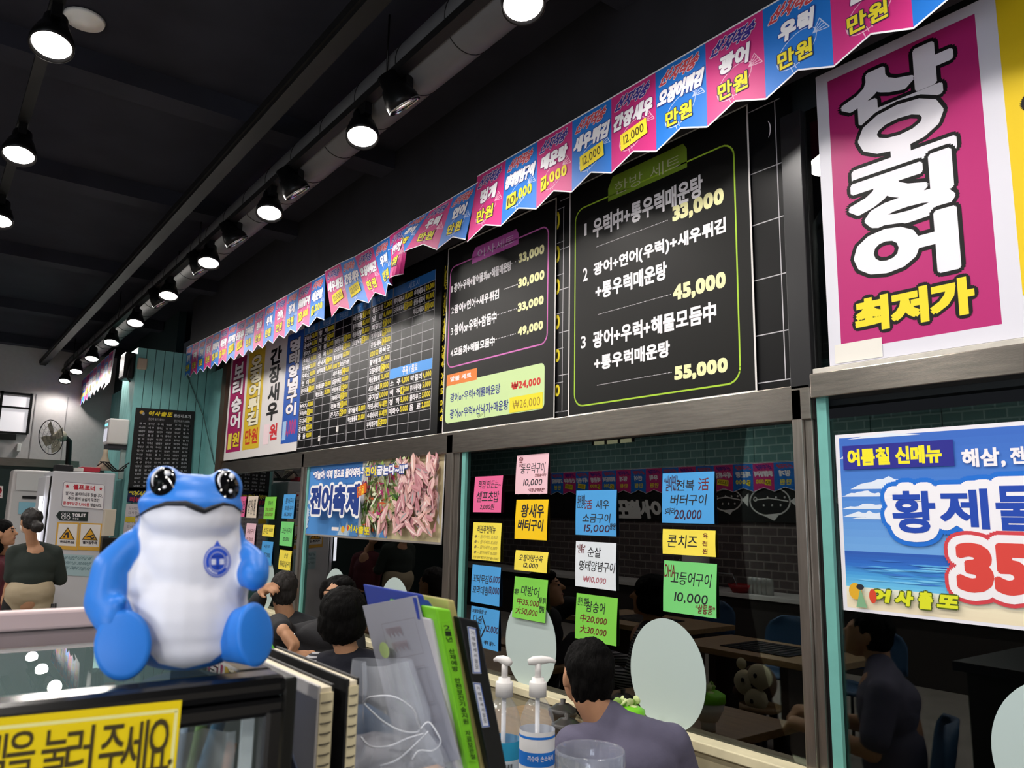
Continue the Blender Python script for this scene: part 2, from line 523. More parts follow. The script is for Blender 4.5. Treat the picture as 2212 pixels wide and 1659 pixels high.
tag(m.build('lighting_track'), 'black lighting track carrying the row of lamps nearest the signs', 'track')
m = MB(); m.box((-13, .195, 3.56), (2.6, .245, 3.60), TRK)
for x in (-12, -9, -6, -3, 0): m.cyl((x, .22, 3.6), (x, .22, 3.9), .005, BLK, 6)
tag(m.build('lighting_track'), 'black lighting track carrying the row of lamps over the aisle', 'track')

LENS = M('lamp_lens_lit', 'fff4ea', .3, emit=40)
CAN = M('lamp_can_black', '121214', .35, metal=.4)
CHR = M('lamp_rim_chrome', 'c8c8c8', .15, metal=1)


def lamp(loc, d, lit, label, cat, group, watts, size, name):
    loc = Vector(loc); d = Vector(d).normalized()
    t = empty(name, loc + Vector((0, 0, .2)), label, cat, group)
    m = MB(); m.box((loc.x - .05, loc.y - .018, 3.50), (loc.x + .05, loc.y + .018, 3.56), CAN); m.cyl((loc.x, loc.y, 3.5), loc - d * .11, .012, CAN, 10); m.build('stem', t)
    r = .072
    m = MB(); m.lathe([(.0, -.15), (.045, -.148), (.05, -.09), (.06, -.085), (r + .008, -.02), (r + .008, .012), (r + .002, .012), (r - .004, -.012), (0, -.014)], loc, CAN, 24, d); m.build('housing', t)
    if lit:
        m = MB(); m.lathe([(0, .012), (r * .5, .008), (r, -.004), (r, -.008), (0, -.008)], loc, LENS, 24, d); m.build('lens', t)
    else:
        m = MB(); m.lathe([(r + .009, .004), (r + .009, .013), (r + .001, .014), (r + .001, .004)], loc, CHR, 24, d); m.build('rim', t)
        m = MB(); m.lathe([(0, .0), (r * .6, -.002), (r, -.008)], loc, M('lamp_lens_wash', 'fff4ea', .3, emit=12), 24, d); m.build('lens', t)
    l = bpy.data.lights.new('bulb', 'SPOT'); l.energy = watts; l.spot_size = math.radians(size); l.spot_blend = .5; l.shadow_soft_size = .07
    l.color = (1, .95, .89)
    lo = bpy.data.objects.new('bulb', l); COL.objects.link(lo); lo.parent = t
    p = loc + d * .03
    lo.location = p - org(t); lo.rotation_euler = d.to_track_quat('-Z', 'Y').to_euler()
    return t


row1 = [onZ(*p, 3.4).x for p in ((1122, 5), (784, 295), (583, 460), (463, 570), (371, 640), (294, 698), (242, 740), (200, 775), (161, 802))] + [-12.75]
PLACE = ['beside the two set menu boards', 'above the gap between menu boards', 'above the long price board', 'third along from the nearest of its row', 'fourth along', 'over the teal pillar end', 'just past the teal pillar', 'second past the teal pillar', 'third past the teal pillar', 'last of the row']
for i, x in enumerate(row1):
    lamp((x, 1.52, 3.4), (.35, -.12, -1), True, 'lit round track lamp of the row along the signs, ' + ('nearest of all' if i == 0 else ['second', 'third', 'fourth', 'fifth', 'sixth', 'seventh', 'eighth', 'ninth', 'tenth'][i - 1] + ' from the nearest'), 'lamp', 'lamps along the signs', LAMP_W, 168, 'track_lamp')
for x in (-.75, .5):
    lamp((x, 1.52, 3.4), (.2, -.1, -1), True, 'lit round track lamp along the signs, out past the pink poster', 'lamp', 'lamps past the poster', LAMP_W, 168, 'track_lamp')
row2 = [onZ(*p, 3.4) for p in ((105, 95), (44, 335), (15, 480), (-6, 580))]
for i, p in enumerate(row2):
    lamp((p.x, .22, 3.4), (.35, -.05, -1), True, 'lit round track lamp of the row over the aisle, ' + ['largest, beside the smoke detector', 'second from the nearest', 'third from the nearest', 'fourth, cut off'][i], 'lamp', 'lamps over the aisle', LAMP_W, 168, 'track_lamp')
for x in (-2.1, -.85, .45, 1.7):
    lamp((x, .22, 3.4), (.1, 0, -1), True, 'lit round track lamp over the aisle, out of the picture overhead', 'lamp', 'lamps overhead', LAMP_W, 168, 'track_lamp')
for x in (-9.5, -7.6, -5.4, -3.2, -1., 1.2):
    lamp((x, -2.2, 3.4), (.0, 0, -1), True, 'lit round track lamp on the far side of the dining room', 'lamp', 'lamps across the room', LAMP_W * 4.2, 168, 'track_lamp')
ord_ = ['largest, nearest to the lens', 'second from the nearest', 'third from the nearest', 'fourth from the nearest', 'fifth, near the teal pillar']
for i, p in enumerate(((850, 235), (630, 425), (500, 530), (430, 590), (330, 660))):
    x = onZ(*p, 3.4).x
    lamp((x, 1.56, 3.44), (.05, .62, -.8), False, 'black spot lamp head turned away to the signs, ' + ord_[i], 'spot lamp', 'wall washing spot heads', WASH_W, 95, 'wall_spot_lamp')
for x in (-1.9, -.7):
    lamp((x, 1.56, 3.44), (.05, .62, -.8), False, 'black spot lamp head turned to the pink poster, out of the picture', 'spot lamp', 'wall washing spot heads', WASH_W, 95, 'wall_spot_lamp')
p = onZ(183, 40, 3.895)
m = MB(); m.lathe([(.0, -.035), (.055, -.033), (.06, -.02), (.085, -.018), (.09, .0), (0, .001)], p, M('sounder_white', 'f6f4f0', .5), 28)
tag(m.build('ceiling_sounder'), 'round white smoke detector on the black ceiling', 'detector')
# ------------------------------------------------------------------ boards
GOLD = ink('d9b23a'); YEL = ink('e3cf2e'); WHI = ink('f2eef2'); GRID = ink('b9b6bb'); BOARD = M('board_black', '0c0c0e', .40, spec=.2)
PATCH = paper('f2dc3a'); CRM = ink('f4efb4')
b1 = wallsheet(-6.125, -3.955, 3.20, 2.074, 2.43, BOARD, thick=.02)
RH = (3.049 - 2.109) / 15.
def zr(r): return 3.049 - RH * (r - 1)
cols = [
 (-6.114, -5.830, '활어회', ['광어小|20,000', '광어中|25,000', '광어大|30,000', '우럭小|10,000', '우럭中|20,000', '우럭大|30,000', '연  어|10,000', '활어모듬|*35,000', '', '농어(大)|35,000', '도미(大)|*40,000', '도다리|*35,000', '감성돔|*40,000', '줄  돔|40,000', '']),
 (-5.811, -5.515, '해산물', ['멍  게|10,000', '해  삼|*15,000', '개  불|15,000', '전  복|15,000', '산낙지|*12,000', '소라데침|15,000', '', '해산물모듬中|25,000', '해산물모듬大|35,000', '', '', '', '', '', '']),
 (-5.507, -5.211, '구이/초밥', ['', '', '명태양념구이|*10,000', '소라회무침|*15,000', '활어회무침|15,000', '^새우소금구이|12,000', '새우튀김|*12,000', '오징어튀김|10,000', '반반튀김|*15,000', '전복버터구이|*20,000', '전복찜|*20,000', '콘치즈|*6,000', '', '', '']),
 (-5.197, -4.909, '탕  류', ['매운탕|*7,000', '통우럭매운탕|15,000', '해물매운탕|15,000', '연포탕낙지|*15,000', '', '', '', '', '', '', '', '활어물회|15,000', '해산물물회|25,000', '', '']),
 (-4.891, -4.586, '식사류', ['셀프초밥|7,000', '알  밥|6,000', '회덮밥|*7,000', '멍게비빔밥|*8,000', '간장새우|*12,000', '^곤눔윤|12,000', '활어물회|15,000', '오징어물회|*12,000', '해산물물회|25,000', '세꼬시물회|19,000', '공기밥|1,000', '라면사리|무제한', '수제비사리|무제한', '우럭회무침|*15,000', '']),
]
HEAD = gloss('2f74c0'); HEADB = gloss('4a9df0')
STK = []
def cell(x0, x1, r, t):
    a, c = t.split('|'); up = a[0] == '^'; a = a.lstrip('^'); star = c[0] == '*'; c = c.lstrip('*')
    b1.at(2); z1 = zr(r) - .011; z0 = zr(r + 1) + .011; w = x1 - x0
    xm = x0 + w * .58
    if up:
        b1.text(a, x0 + w * .45, z1, x1 - .01, z0, WHI, .02, .002, rot=True); b1.text(c, x0 + .008, z1, x0 + w * .42, z0, YEL, .02, .002, rot=True); return
    b1.text(a, x0 + .010, z1, xm - .008, z0, WHI, .02, .002)
    b1.text(c, xm + .004, z1, x1 - .010, z0, YEL, .02, .0025)
    if star:
        STK.append((xm, z1 + .004, xm + w * .17, z0 - .004, c[:2].strip(',')))
for x0, x1, hd, rows in cols:
    b1.at(1).rect(x0, 3.117, x1, 3.049, HEAD); b1.at(2).text(hd, x0 + .07, 3.105, x1 - .07, 3.06, ink('9db7dc'), .02)
    for r in range(16):
        b1.line([(x0, zr(r + 1)), (x1, zr(r + 1))], .004, GRID)
    b1.line([(x0, 3.117), (x0, 2.109)], .004, GRID); b1.line([(x1, 3.117), (x1, 2.109)], .004, GRID)
    for r, t in enumerate(rows, 1):
        if t: cell(x0, x1, r, t)
        else: b1.line([(x0 + (x1 - x0) * .5, zr(r)), (x0 + (x1 - x0) * .5, zr(r + 1))], .004, GRID)
x0, x1 = -4.578, -4.037; xm = (x0 + x1) / 2
b1.at(1).rect(x0, 3.117, x1, 3.049, HEAD); b1.at(2).text('세꼬시', x0 + .2, 3.105, x1 - .2, 3.06, ink('9db7dc'), .02)
for r in range(16): b1.line([(x0, zr(r + 1)), (x1, zr(r + 1))], .004, GRID)
for xx in (x0, x1): b1.line([(xx, 3.117), (xx, 2.109)], .004, GRID)
for r in list(range(4, 9)) + [14, 15]:
    for q in (1, 2, 3): b1.line([(x0 + (x1 - x0) * q / 4, zr(r)), (x0 + (x1 - x0) * q / 4, zr(r + 1))], .004, GRID)
b1.at(3).rect(x0, 2.552, x1, 2.484, HEADB); b1.at(4).text('주류 / 음료', x0 + .17, 2.545, x1 - .18, 2.493, WHI, .02, .002)
for r, a, c in ((1, '광어세꼬시|18,000', '우럭세꼬시|20,000'), (2, '도다리세꼬시|*30,000', '줄돔세꼬시|40,000'), (3, '', '아나고세꼬시|*20,000'), (10, '소  주|4,000', '막걸리|4,000'), (11, '맥  주|*4,500', '참나무통이슬|5,000'), (12, '청  하|5,000', '클라우드|5,000'), (13, '매화수|5,000', '음  료|2,000')):
    if a: cell(x0, xm, r, a)
    cell(xm, x1, r, c)
for x, z in ((-5.70, 2.16), (-5.38, 2.21)): b1.rect(x, z + .025, x + .04, z - .018, paper('e8e4e0'))
for x, z in ((-5.55, 2.12), (-5.25, 2.17)): b1.rect(x, z + .03, x + .03, z - .02, BLK)
bo = b1.build('price_board')
for x0, z1, x1, z0, tt in STK:
    q = wallsheet(x0, x1, z1, z0, 2.4288, PATCH, thick=.0005); q.text(tt, x0 + (x1 - x0) * .15, z1 - .004, x1 - (x1 - x0) * .15, z0 + .004, ink('3a3420'), .01); q.build('price_sticker', bo)
tag(bo, 'wide black price board with ruled columns of white dishes and yellow prices', 'menu board')

b2 = wallsheet(-3.935, -1.545, 3.27, 2.062, 2.445, BOARD, thick=.02)
B1 = crop(940, 400, .3254, 2.44); B2 = crop(1200, 200, .4341, 2.44)
b2.at(2)
def tx(sh, f, t, a, b, m, off=.02, fat=.0, **k):
    p = f(*a); q = f(*b); sh.text(t, p[0], p[1], q[0], q[1], m, off, fat, **k)
tx(b2, B1, '어사 세트메뉴', (285, 318), (520, 200), GOLD); tx(b2, B2, '제철 한방 메뉴', (345, 325), (690, 165), GOLD)
for i, z in enumerate((270, 490, 700, 930, 1148, 1375)): tx(b2, B1, '33,000', (640, z - 20), (820, z + 35), YEL, .02, .004)
for i, z in enumerate((560, 735, 905, 1080, 1260, 1440)):
    for q, ch in enumerate(('어사', '세트', '%d번' % (i + 1))): tx(b2, B1, ch, (42 + i * -3, z - 15 + q * 48), (95, z + 22 + q * 48), YEL, .02, .002)
pv = [B2(1090, 80)[0], B2(1138, 1415)[0]]
X1 = sum(pv) / 2
for z in (3.19, 2.93, 2.72, 2.50, 2.285, 2.105): b2.line([(-2.86, z), (X1 + .02, z)], .004, GRID)
for z in (3.15, 2.97, 2.80, 2.60, 2.42, 2.25, 2.105): b2.line([(-3.92, z), (-2.83, z)], .003, GRID)
b2.line([(X1, 3.19), (X1, 2.105)], .004, GRID); b2.line([(-2.835, 3.15), (-2.835, 2.105)], .004, GRID); b2.line([(-3.92, 3.15), (-3.92, 2.105)], .004, GRID)
tx(b2, B2, ')', (1052, 140), (1070, 215), WHI, .0)
tag(b2.build('price_board'), 'black ruled price board mostly hidden behind two set menu sheets', 'menu board')

# the two set menu sheets
S1 = wallsheet(-3.908, -2.88, 3.215, 2.072, 2.436, M('menu_sheet_black', '131312', .5, spec=.2), thick=.003)
x0, x1, z1, z0 = -3.908, -2.88, 3.215, 2.072; S1.at(1)
S1.line([(x0 + .004, z1 - .004), (x1 - .004, z1 - .004), (x1 - .004, z0 + .004), (x0 + .004, z0 + .004)], .008, ink('dedad8'), True)
PNK = ink('d873c0')
S1.line(rrect(B1(95, 900)[0], B1(742, 272)[1], B1(750, 800)[0], B1(500, 1110)[1], .05, -.05), .008, PNK, True)
p = B1(252, 430); q = B1(557, 392); S1.poly([(p[0], q[1] - .0), (p[0], p[1] - .03), (p[0] + .03, p[1] + .005), (q[0] - .02, p[1] + .005), (q[0], p[1] - .03), (q[0], q[1])], ink('c65fb4')); S1.at(2)
tx(S1, B1, '어사세트', (287, 432), (528, 385), ink('e3d4e6'), -.006)
for n, a, pr, t0, t1, p0, p1, d0, d1, nn in (
    ('1', '광어+우럭+활어물회or해물매운탕', '33,000', (130, 655), (508, 565), (560, 462), (726, 460), (512, 520), (550, 512), ((110, 674), (120, 710))),
    ('2', '광어+연어+새우튀김', '30,000', (132, 797), (426, 752), (557, 627), (727, 630), (460, 693), (555, 662), ((113, 814), (127, 850))),
    ('3', '광어or우럭+참돔中', '33,000', (132, 927), (410, 912), (555, 788), (722, 795), (413, 863), (550, 822), ((108, 952), (123, 992))),
    ('4', '모듬회+해물모듬中', '49,000', (128, 1082), (398, 1063), (555, 948), (718, 962), (400, 1026), (545, 988), ((107, 1097), (121, 1135)))):
    tx(S1, B1, n, *nn, WHI, .012); tx(S1, B1, a, t0, t1, WHI, .02, .003); tx(S1, B1, pr, p0, p1, CRM, .02, .006)
    p, q = B1(*d0), B1(*d1)
    for k in range(14 if n != '1' else 4): S1.rect(p[0] + (q[0] - p[0]) * k / 14, p[1] + .003, p[0] + (q[0] - p[0]) * k / 14 + .005, p[1] - .002, WHI) if n != '1' else S1.rect(p[0] + .03 * k, p[1] + .003, p[0] + .03 * k + .007, p[1] - .002, WHI)
S1.at(2); p = B1(78, 1335); q = B1(728, 1485); zt = B1(728, 1178)[1]
S1.poly(rrect(p[0], zt, q[0], q[1], .03, -.03), ink('cfe8a8'))
S1.at(3); a = B1(82, 1262); b = B1(280, 1292); S1.rect(a[0], a[1], b[0], b[1], ink('e8843c'))
S1.at(3)
S1.at(4); tx(S1, B1, '알뜰 세트', (105, 1275), (243, 1275), WHI, .02, .002)
NAV = ink('2b3a86')
tx(S1, B1, '광어or우럭+해물매운탕', (105, 1385), (435, 1382), NAV, .02); tx(S1, B1, '₩24,000', (512, 1312), (703, 1330), ink('d0392f'), .02, .004)
tx(S1, B1, '광어or우럭+산낙지+매운탕', (103, 1490), (490, 1490), NAV, .02)
a = B1(500, 1412); b = B1(718, 1480); SK = wallsheet(a[0], b[0], a[1], b[1], 2.4345, paper('f0e23c'), thick=.0005); tx(SK, B1, '₩26,000', (520, 1432), (702, 1468), ink('a5872c'), .0)
tx(S1, B1, '(1P)', (287, 1522), (335, 1540), ink('5a6a3a'), -.004)
so = S1.build('menu_sheet'); SK.build('price_sticker', so)
tag(so, 'narrower black set menu sheet with pink title tab and pale green price box', 'menu sheet')

S2 = wallsheet(-2.781, -1.72, 3.226, 2.071, 2.436, M('menu_sheet_black', '191917'), thick=.003)
x0, x1, z1, z0 = -2.781, -1.72, 3.226, 2.071; S2.at(1)
S2.line([(x0 + .004, z1 - .004), (x1 - .004, z1 - .004), (x1 - .004, z0 + .004), (x0 + .004, z0 + .004)], .008, ink('dedad8'), True)
LIM = ink('a9cf3a')
S2.line(rrect(B2(100, 1000)[0], B2(880, 247)[1], B2(908, 900)[0], B2(500, 1505)[1], .06, -.06), .007, LIM, True)
p = B2(265, 440); q = B2(658, 373); S2.poly([(p[0], q[1]), (p[0], p[1] - .04), (p[0] + .03, p[1] + .01), (q[0] - .02, p[1] + .01), (q[0], p[1] - .02), (q[0], q[1])], ink('7d9c2e')); S2.at(3)
tx(S2, B2, '한방 세트', (297, 452), (625, 370), ink('c9cfa6'), -.006)
for t, a, b, m, fat in (('1', (147, 655), (158, 710), WHI, 0), ('우럭中+통우럭매운탕', (190, 632), (735, 515), WHI, .004), ('33,000', (587, 572), (838, 560), CRM, .009),
    ('2', (140, 877), (163, 935), WHI, 0), ('광어+연어(우럭)+새우튀김', (193, 852), (850, 705), WHI, .004), ('+통우럭매운탕', (203, 953), (557, 927), WHI, .004), ('45,000', (590, 965), (848, 977), CRM, .009),
    ('3', (130, 1215), (154, 1270), WHI, 0), ('광어+우럭+해물모듬中', (190, 1192), (803, 1135), WHI, .004), ('+통우럭매운탕', (197, 1315), (572, 1312), WHI, .004), ('55,000', (597, 1367), (858, 1397), CRM, .009)):
    tx(S2, B2, t, a, b, m, .02, fat)
for a, b in (((205, 770), (565, 633)), ((215, 1105), (580, 1003)), ((210, 1457), (585, 1392))):
    p, q = B2(*a), B2(*b)
    for k in range(60): xx = p[0] + (q[0] - p[0]) * k / 60; S2.rect(xx, p[1] + .0015, xx + .003, p[1] - .0015, WHI)
tag(S2.build('menu_sheet'), 'wider black set menu sheet with green title tab and green outline', 'menu sheet')

# ------------------------------------------------------------------ tall dish posters by the pillar
pp = wallsheet(-8.05, -6.13, 3.17, 2.095, 2.437, paper('dcd8d8'), thick=.004)
for a, b, c, t, tc, oc, pc, pt in ((-8.0, -7.565, 'a3205f', '보리숭어', WHI, None, 'e6cf30', '원'), (-7.5, -7.05, 'd9b82c', '오징어튀김', ink('f1ead0'), ink('4b4020'), 'c93a22', '만원'), (-6.97, -6.56, 'e2dede', '간장새우', ink('101012'), None, 'cf2f35', '원'), (-6.5, -6.14, '2458b4', '명태양념구이', WHI, None, 'b03a78', '10,000')):
    if c != 'e2dede': pp.rect(a, 3.12, b, 2.17, ink(c))
    pp.text(t, a + .07, 3.06, b - .07, 2.40, tc, .02, .012, vert=True, out=(oc or ink('2a1a24'), .006) if t != '간장새우' else None)
    pp.text(pt, a + .18 if len(pt) == 1 else a + .06, 2.36, b - .05, 2.22, ink(pc), .02, .006, out=(ink('3a2010'), .004) if c == 'a3205f' else None)
pp.rect(-7.95, 2.36, -7.84, 2.2, paper('e8d95a')); pp.rect(-6.94, 2.37, -6.8, 2.19, paper('eed6dc')); pp.rect(-6.48, 2.36, -6.4, 2.2, paper('9cc0e6'))
tag(pp.build('dish_poster'), 'white framed banner of four tall dish names next to the teal pillar', 'poster')

# ------------------------------------------------------------------ the pink squid poster and its yellow neighbour
MAG = gloss('b3276f')
S = wallsheet(-1.437, -.03, 3.21, 2.13, 2.452, gloss('d9d8e2'), thick=.003)
Z = crop(1740, 0, .5181, 2.45)
S.rect(-1.392, 3.172, -.895, 2.178, MAG)
OUT = (ink('0e0e10'), .013)
for ch, a, b in (('산', (150, 352), (612, 358)), ('오', (190, 525), (618, 612)), ('징', (182, 768), (615, 862)), ('어', (207, 985), (635, 1108))):
    tx(S, Z, ch, a, b, ink('e9e6ee'), .02, .020, out=OUT)
tx(S, Z, '최저가', (207, 1258), (703, 1298), ink('e8d52f'), .02, .014, out=(ink('0e0e10'), .009))
YB = gloss('e3c21c'); S.rect(-.835, 3.2, -.06, 2.25, YB)
for ch, a, b in (('새', 3.06, 2.72), ('우', 2.70, 2.42)): S.text(ch, -.77, a, -.2, b, ink('e9e6ee'), .02, .03, out=OUT)
S.rect(-.80, 2.42, -.2, 2.28, paper('f1df4a')); S.text('만원', -.79, 2.41, -.25, 2.29, ink('c8322c'), .02, .02)
S.rect(-1.415, 2.20, -1.25, 2.135, gloss('e4e0d8'))
tag(S.build('dish_poster'), 'big pink and yellow poster with fat outlined white lettering above the steel rail', 'poster')

# ------------------------------------------------------------------ beach poster
S = wallsheet(-1.432, -.2, 1.892, 1.32, 2.453, gloss('e8e6ee'), thick=.002)
C8 = crop(1780, 880, .3135, 2.452)
ax, bx = -1.418, -.21
def bands(sh, x0, x1, z1, z0, cols, n=20):
    c = [lin(h) for h in cols]
    for i in range(n):
        t = i / (n - 1) * (len(c) - 1); k = min(int(t), len(c) - 2); u = t - k
        rgb = [c[k][j] * (1 - u) + c[k + 1][j] * u for j in range(3)]
        hx = ''.join('%02x' % round(255 * (v * 12.92 if v < .0031308 else 1.055 * v ** (1 / 2.4) - .055)) for v in rgb)
        sh.h -= 1e-4
        sh.rect(x0, z1 + (z0 - z1) * i / n, x1, z1 + (z0 - z1) * (i + 1) / n, gloss(hx))
S.up(); zh = C8(105, 985)[1]; zs = C8(110, 1225)[1]
bands(S, ax, bx, 1.88, zh, ['3d6cc4', '4a82d2', '6fa6e2'], 16)
bands(S, ax, bx, zh, zs, ['2f5cb4', '2f6cc6', '4a9fde', '6cc0ea'], 12)
bands(S, ax, bx, zs, 1.33, ['e9ead8', 'efe3c4', 'eddfc0'], 5)
S.up()
def cloud(cx, cz, w, h, seed):
    rr = random.Random(seed)
    S.poly([(cx - w, cz)] + [(cx - w + 2 * w * k / 14, cz + h * math.sin(math.pi * k / 14) * (.6 + .5 * rr.random())) for k in range(1, 14)] + [(cx + w, cz)], gloss('dfe8f6'))
for i, (px, pz, w, h) in enumerate(((450, 560, .13, .04), (180, 615, .08, .02), (280, 700, .1, .018), (180, 755, .08, .022), (400, 205, .12, .012), (120, 355, .05, .025), (330, 770, .07, .01))):
    q = C8(px, pz); cloud(max(q[0], ax + w), q[1], w, h, i)
rr = random.Random(3)
for i in range(30):
    xx = ax + rr.random() * .5; zz = zs + (zh - zs) * (.2 + .6 * rr.random()); S.poly([(xx, zz), (xx + .05, zz + .003), (xx + .12, zz), (xx + .05, zz - .003)], gloss(rr.choice(['3d78cc', '79c6ee', '5aa8e0'])))
a = C8(130, 268); b = C8(903, 402); S.rect(a[0], a[1], b[0], b[1], ink('2b2c8e'))
tx(S, C8, '여름철 신메뉴', (165, 293), (815, 378), ink('f2e62c'), .02, .004)
tx(S, C8, '해삼,', (950, 290), (1255, 408), WHI, .02, .003); tx(S, C8, '전복', (1283, 275), (1500, 385), WHI, .02, .003)
T = (('황', (470, 580), (782, 868)), ('제', (795, 568), (1148, 838)), ('물', (1180, 545), (1490, 852)), ('회', (1520, 540), (1830, 850)))
for ch, a, b in T: tx(S, C8, ch, a, b, ink('1f6fd2'), .02, .05, out=(ink('1f6fd2'), .017))
for ch, a, b in T: tx(S, C8, ch, a, b, ink('f0eef4'), .02, .04, out=(ink('f0eef4'), .008))
for ch, a, b in T: tx(S, C8, ch, a, b, ink('2148ae'), .02, .004)
N = (('3', (925, 950), (1165, 1265)), ('5', (1185, 955), (1425, 1285)), (',000', (1450, 960), (2100, 1320)))
for ch, a, b in N: tx(S, C8, ch, a, b, ink('d2434c'), .02, .065, out=(ink('d2434c'), .01))
for ch, a, b in N: tx(S, C8, ch, a, b, ink('f0ecf0'), .02, .055, out=(ink('f0ecf0'), .004))
for ch, a, b in N: tx(S, C8, ch, a, b, ink('d8463f'), .02, .018)
LG = (ink('4a5a1c'), .003)
for ch, a, b in (('어', (330, 1250), (460, 1342)), ('사', (500, 1262), (620, 1368)), ('출', (660, 1268), (755, 1390)), ('또', (795, 1292), (935, 1385))): tx(S, C8, ch, a, b, ink('dce02a'), .02, .006, slant=.15, out=LG)
q = C8(345, 1300); S.disc(q[0], q[1], .012, .022, ink('d4472e'))
q = C8(225, 1265); S.disc(q[0], q[1], .022, .026, ink('e0ac2c')); q = C8(262, 1310); S.poly([(q[0] - .016, q[1] - .03), (q[0], q[1] + .03), (q[0] + .02, q[1] - .03)], ink('7fae86')); S.disc(q[0], q[1] + .033, .013, .009, ink('2a2c34'))
tag(S.build('beach_poster'), 'landscape poster of a blue sea and sandy beach with a red price', 'poster')

# ------------------------------------------------------------------ food banner
S = Sheet((-5.871, 2.452, 1.983), (-3.885, 2.452, 1.987), (-3.879, 2.44, 1.43), (-5.863, 2.44, 1.424), gloss('e6e2e2'), rng=(-5.87, -3.885, 1.985, 1.427), thick=.002, bow=lambda u, v: Vector((0, -.008 * math.sin(math.pi * u) * v, 0)), nx=12, ny=4)
F5 = crop(480, 940, .2351, 2.452)
ax, bx, zt, zb = -5.86, -3.895, 1.97, 1.44
S.rect(ax, zt, -4.95, zb, ink('4f90d6'), 8)
xs = F5(1330, 300)[0]
rr = random.Random(5)
S.rect(xs, zt, bx, zb, ink('cfc49c'), 8)
for k in range(24): xx = -5.3 + rr.random() * .7; S.poly([(xx, 1.445), (xx + .05, 1.5 + rr.random() * .05), (xx + .1, 1.445)], ink(rr.choice(['9cc2e6', 'c9dcec', '6ea4dc', '5a96d8'])))
for k in range(12): zz = 1.45 + rr.random() * .25; S.poly([(ax, zz), (ax + .03 + .03 * rr.random(), zz + .02), (ax, zz + .05)], ink('b9cfe0'))
xm = xs + (bx - xs) * .52
for k in range(300):                                      # shredded leaves
    xx = xs + rr.random() * (xm - xs + .12); zz = zb + .06 + rr.random() * (zt - zb - .08); an = rr.random() * 3.14; L = .025 + .05 * rr.random(); w = .005 + .009 * rr.random()
    dx, dz = L * math.cos(an), L * math.sin(an); c = rr.choice(['4f7a2c', '6f9a3a', '8fb34e', '2f5024', 'dfe6c8', 'e8ebd6', 'cfdca8', 'c2552c', '3a4a2a', 'a8306a', '5c6a3a'])
    xx = min(max(xx, xs + abs(dx)), bx - .06); zz = min(max(zz, zb + abs(dz) + .01), zt - abs(dz) - .01)
    S.poly([(xx - dx, zz - dz), (xx - dz * w / L + .0, zz + dx * w / L), (xx + dx, zz + dz), (xx + dz * w / L, zz - dx * w / L)], ink(c))
for k in range(150):                                       # slices of raw fish
    t = rr.random(); xx = xm + .04 + rr.random() * (bx - xm); zz = zb + .05 + rr.random() * (zt - zb - .1)
    if zz < 1.6 and rr.random() < .6: xx = xs + .12 + rr.random() * (bx - xs - .2)
    L = .035 + .04 * rr.random(); w = .014 + .010 * rr.random(); an = .5 + 2.2 * rr.random(); c, s = math.cos(an), math.sin(an)
    def pt(u, v): return (min(max(xx + (u * c - v * s) * 1.5, xs + .01), bx), min(max(zz + (u * s + v * c), zb), zt))
    S.poly([pt(-L, 0), pt(-L * .5, w), pt(L * .4, w * 1.1), pt(L, w * .2), pt(L * .5, -w * .5), pt(-L * .4, -w * .7)], ink(rr.choice(['d9a7a9', 'c98f95', 'e3bcb8', 'b98088', 'cfa09c', 'dfb0a8'])))
    S.poly([pt(-L * .9, .0), pt(-L * .3, w * .75), pt(L * .7, w * .7), pt(L * .1, w * .35)], ink(rr.choice(['ecd3cf', 'e6c8c6', 'f0e0da', '9aa2a2', 'b4767e'])))
OB = (ink('274a9c'), .006)
q0 = F5(915, 345); q1 = F5(1785, 365); wtot = q1[0] - q0[0]
for t, u0, u1, m in (('“며늘아! 이제 집으로 돌아와라~', 0, .585, WHI), ('전어', .605, .71, ink('f0d838')), ('굽는다~!!!”', .725, 1, WHI)):
    S.text(t, q0[0] + wtot * u0, 1.905, q0[0] + wtot * u1, 1.845, m, .02, .006, out=OB)
a = F5(897, 545); b = F5(1335, 785)
S.text('전어축제', a[0], 1.79, b[0], 1.59, ink('f2f2f4'), .02, .04, out=(ink('f2f2f4'), .006)); S.text('전어축제', a[0], 1.79, b[0], 1.59, ink('1e3d8a'), .02, .016)
a = F5(1328, 480); b = F5(1405, 525); S.poly([(a[0], 1.775), (b[0], 1.80), (b[0] + .01, 1.735), (a[0] + .01, 1.70)], ink('d8601f')); S.text('가을', a[0] + .02, 1.78, b[0] - .02, 1.72, ink('f4d23a'), .02)
a = F5(1102, 845); b = F5(1165, 880); S.rect(a[0], a[1], b[0], b[1], paper('e6dcd8'))
a = F5(1190, 840); S.disc(a[0] + .03, a[1] - .02, .03, .022, ink('d8a22c'))
for i, ch in enumerate('어사출또'): S.text(ch, F5(1245 + 55 * i, 850)[0], 1.52 - .004 * i, F5(1290 + 55 * i, 850)[0], 1.475 - .004 * i, ink('e4d22c'), .02, .004, out=(ink('50491c'), .002))
S.disc(F5(1252, 870)[0], 1.497, .012, .02, ink('d4472e'))
tag(S.build('food_banner'), 'blue banner printed with raw fish slices and salad, tied across the window', 'banner')

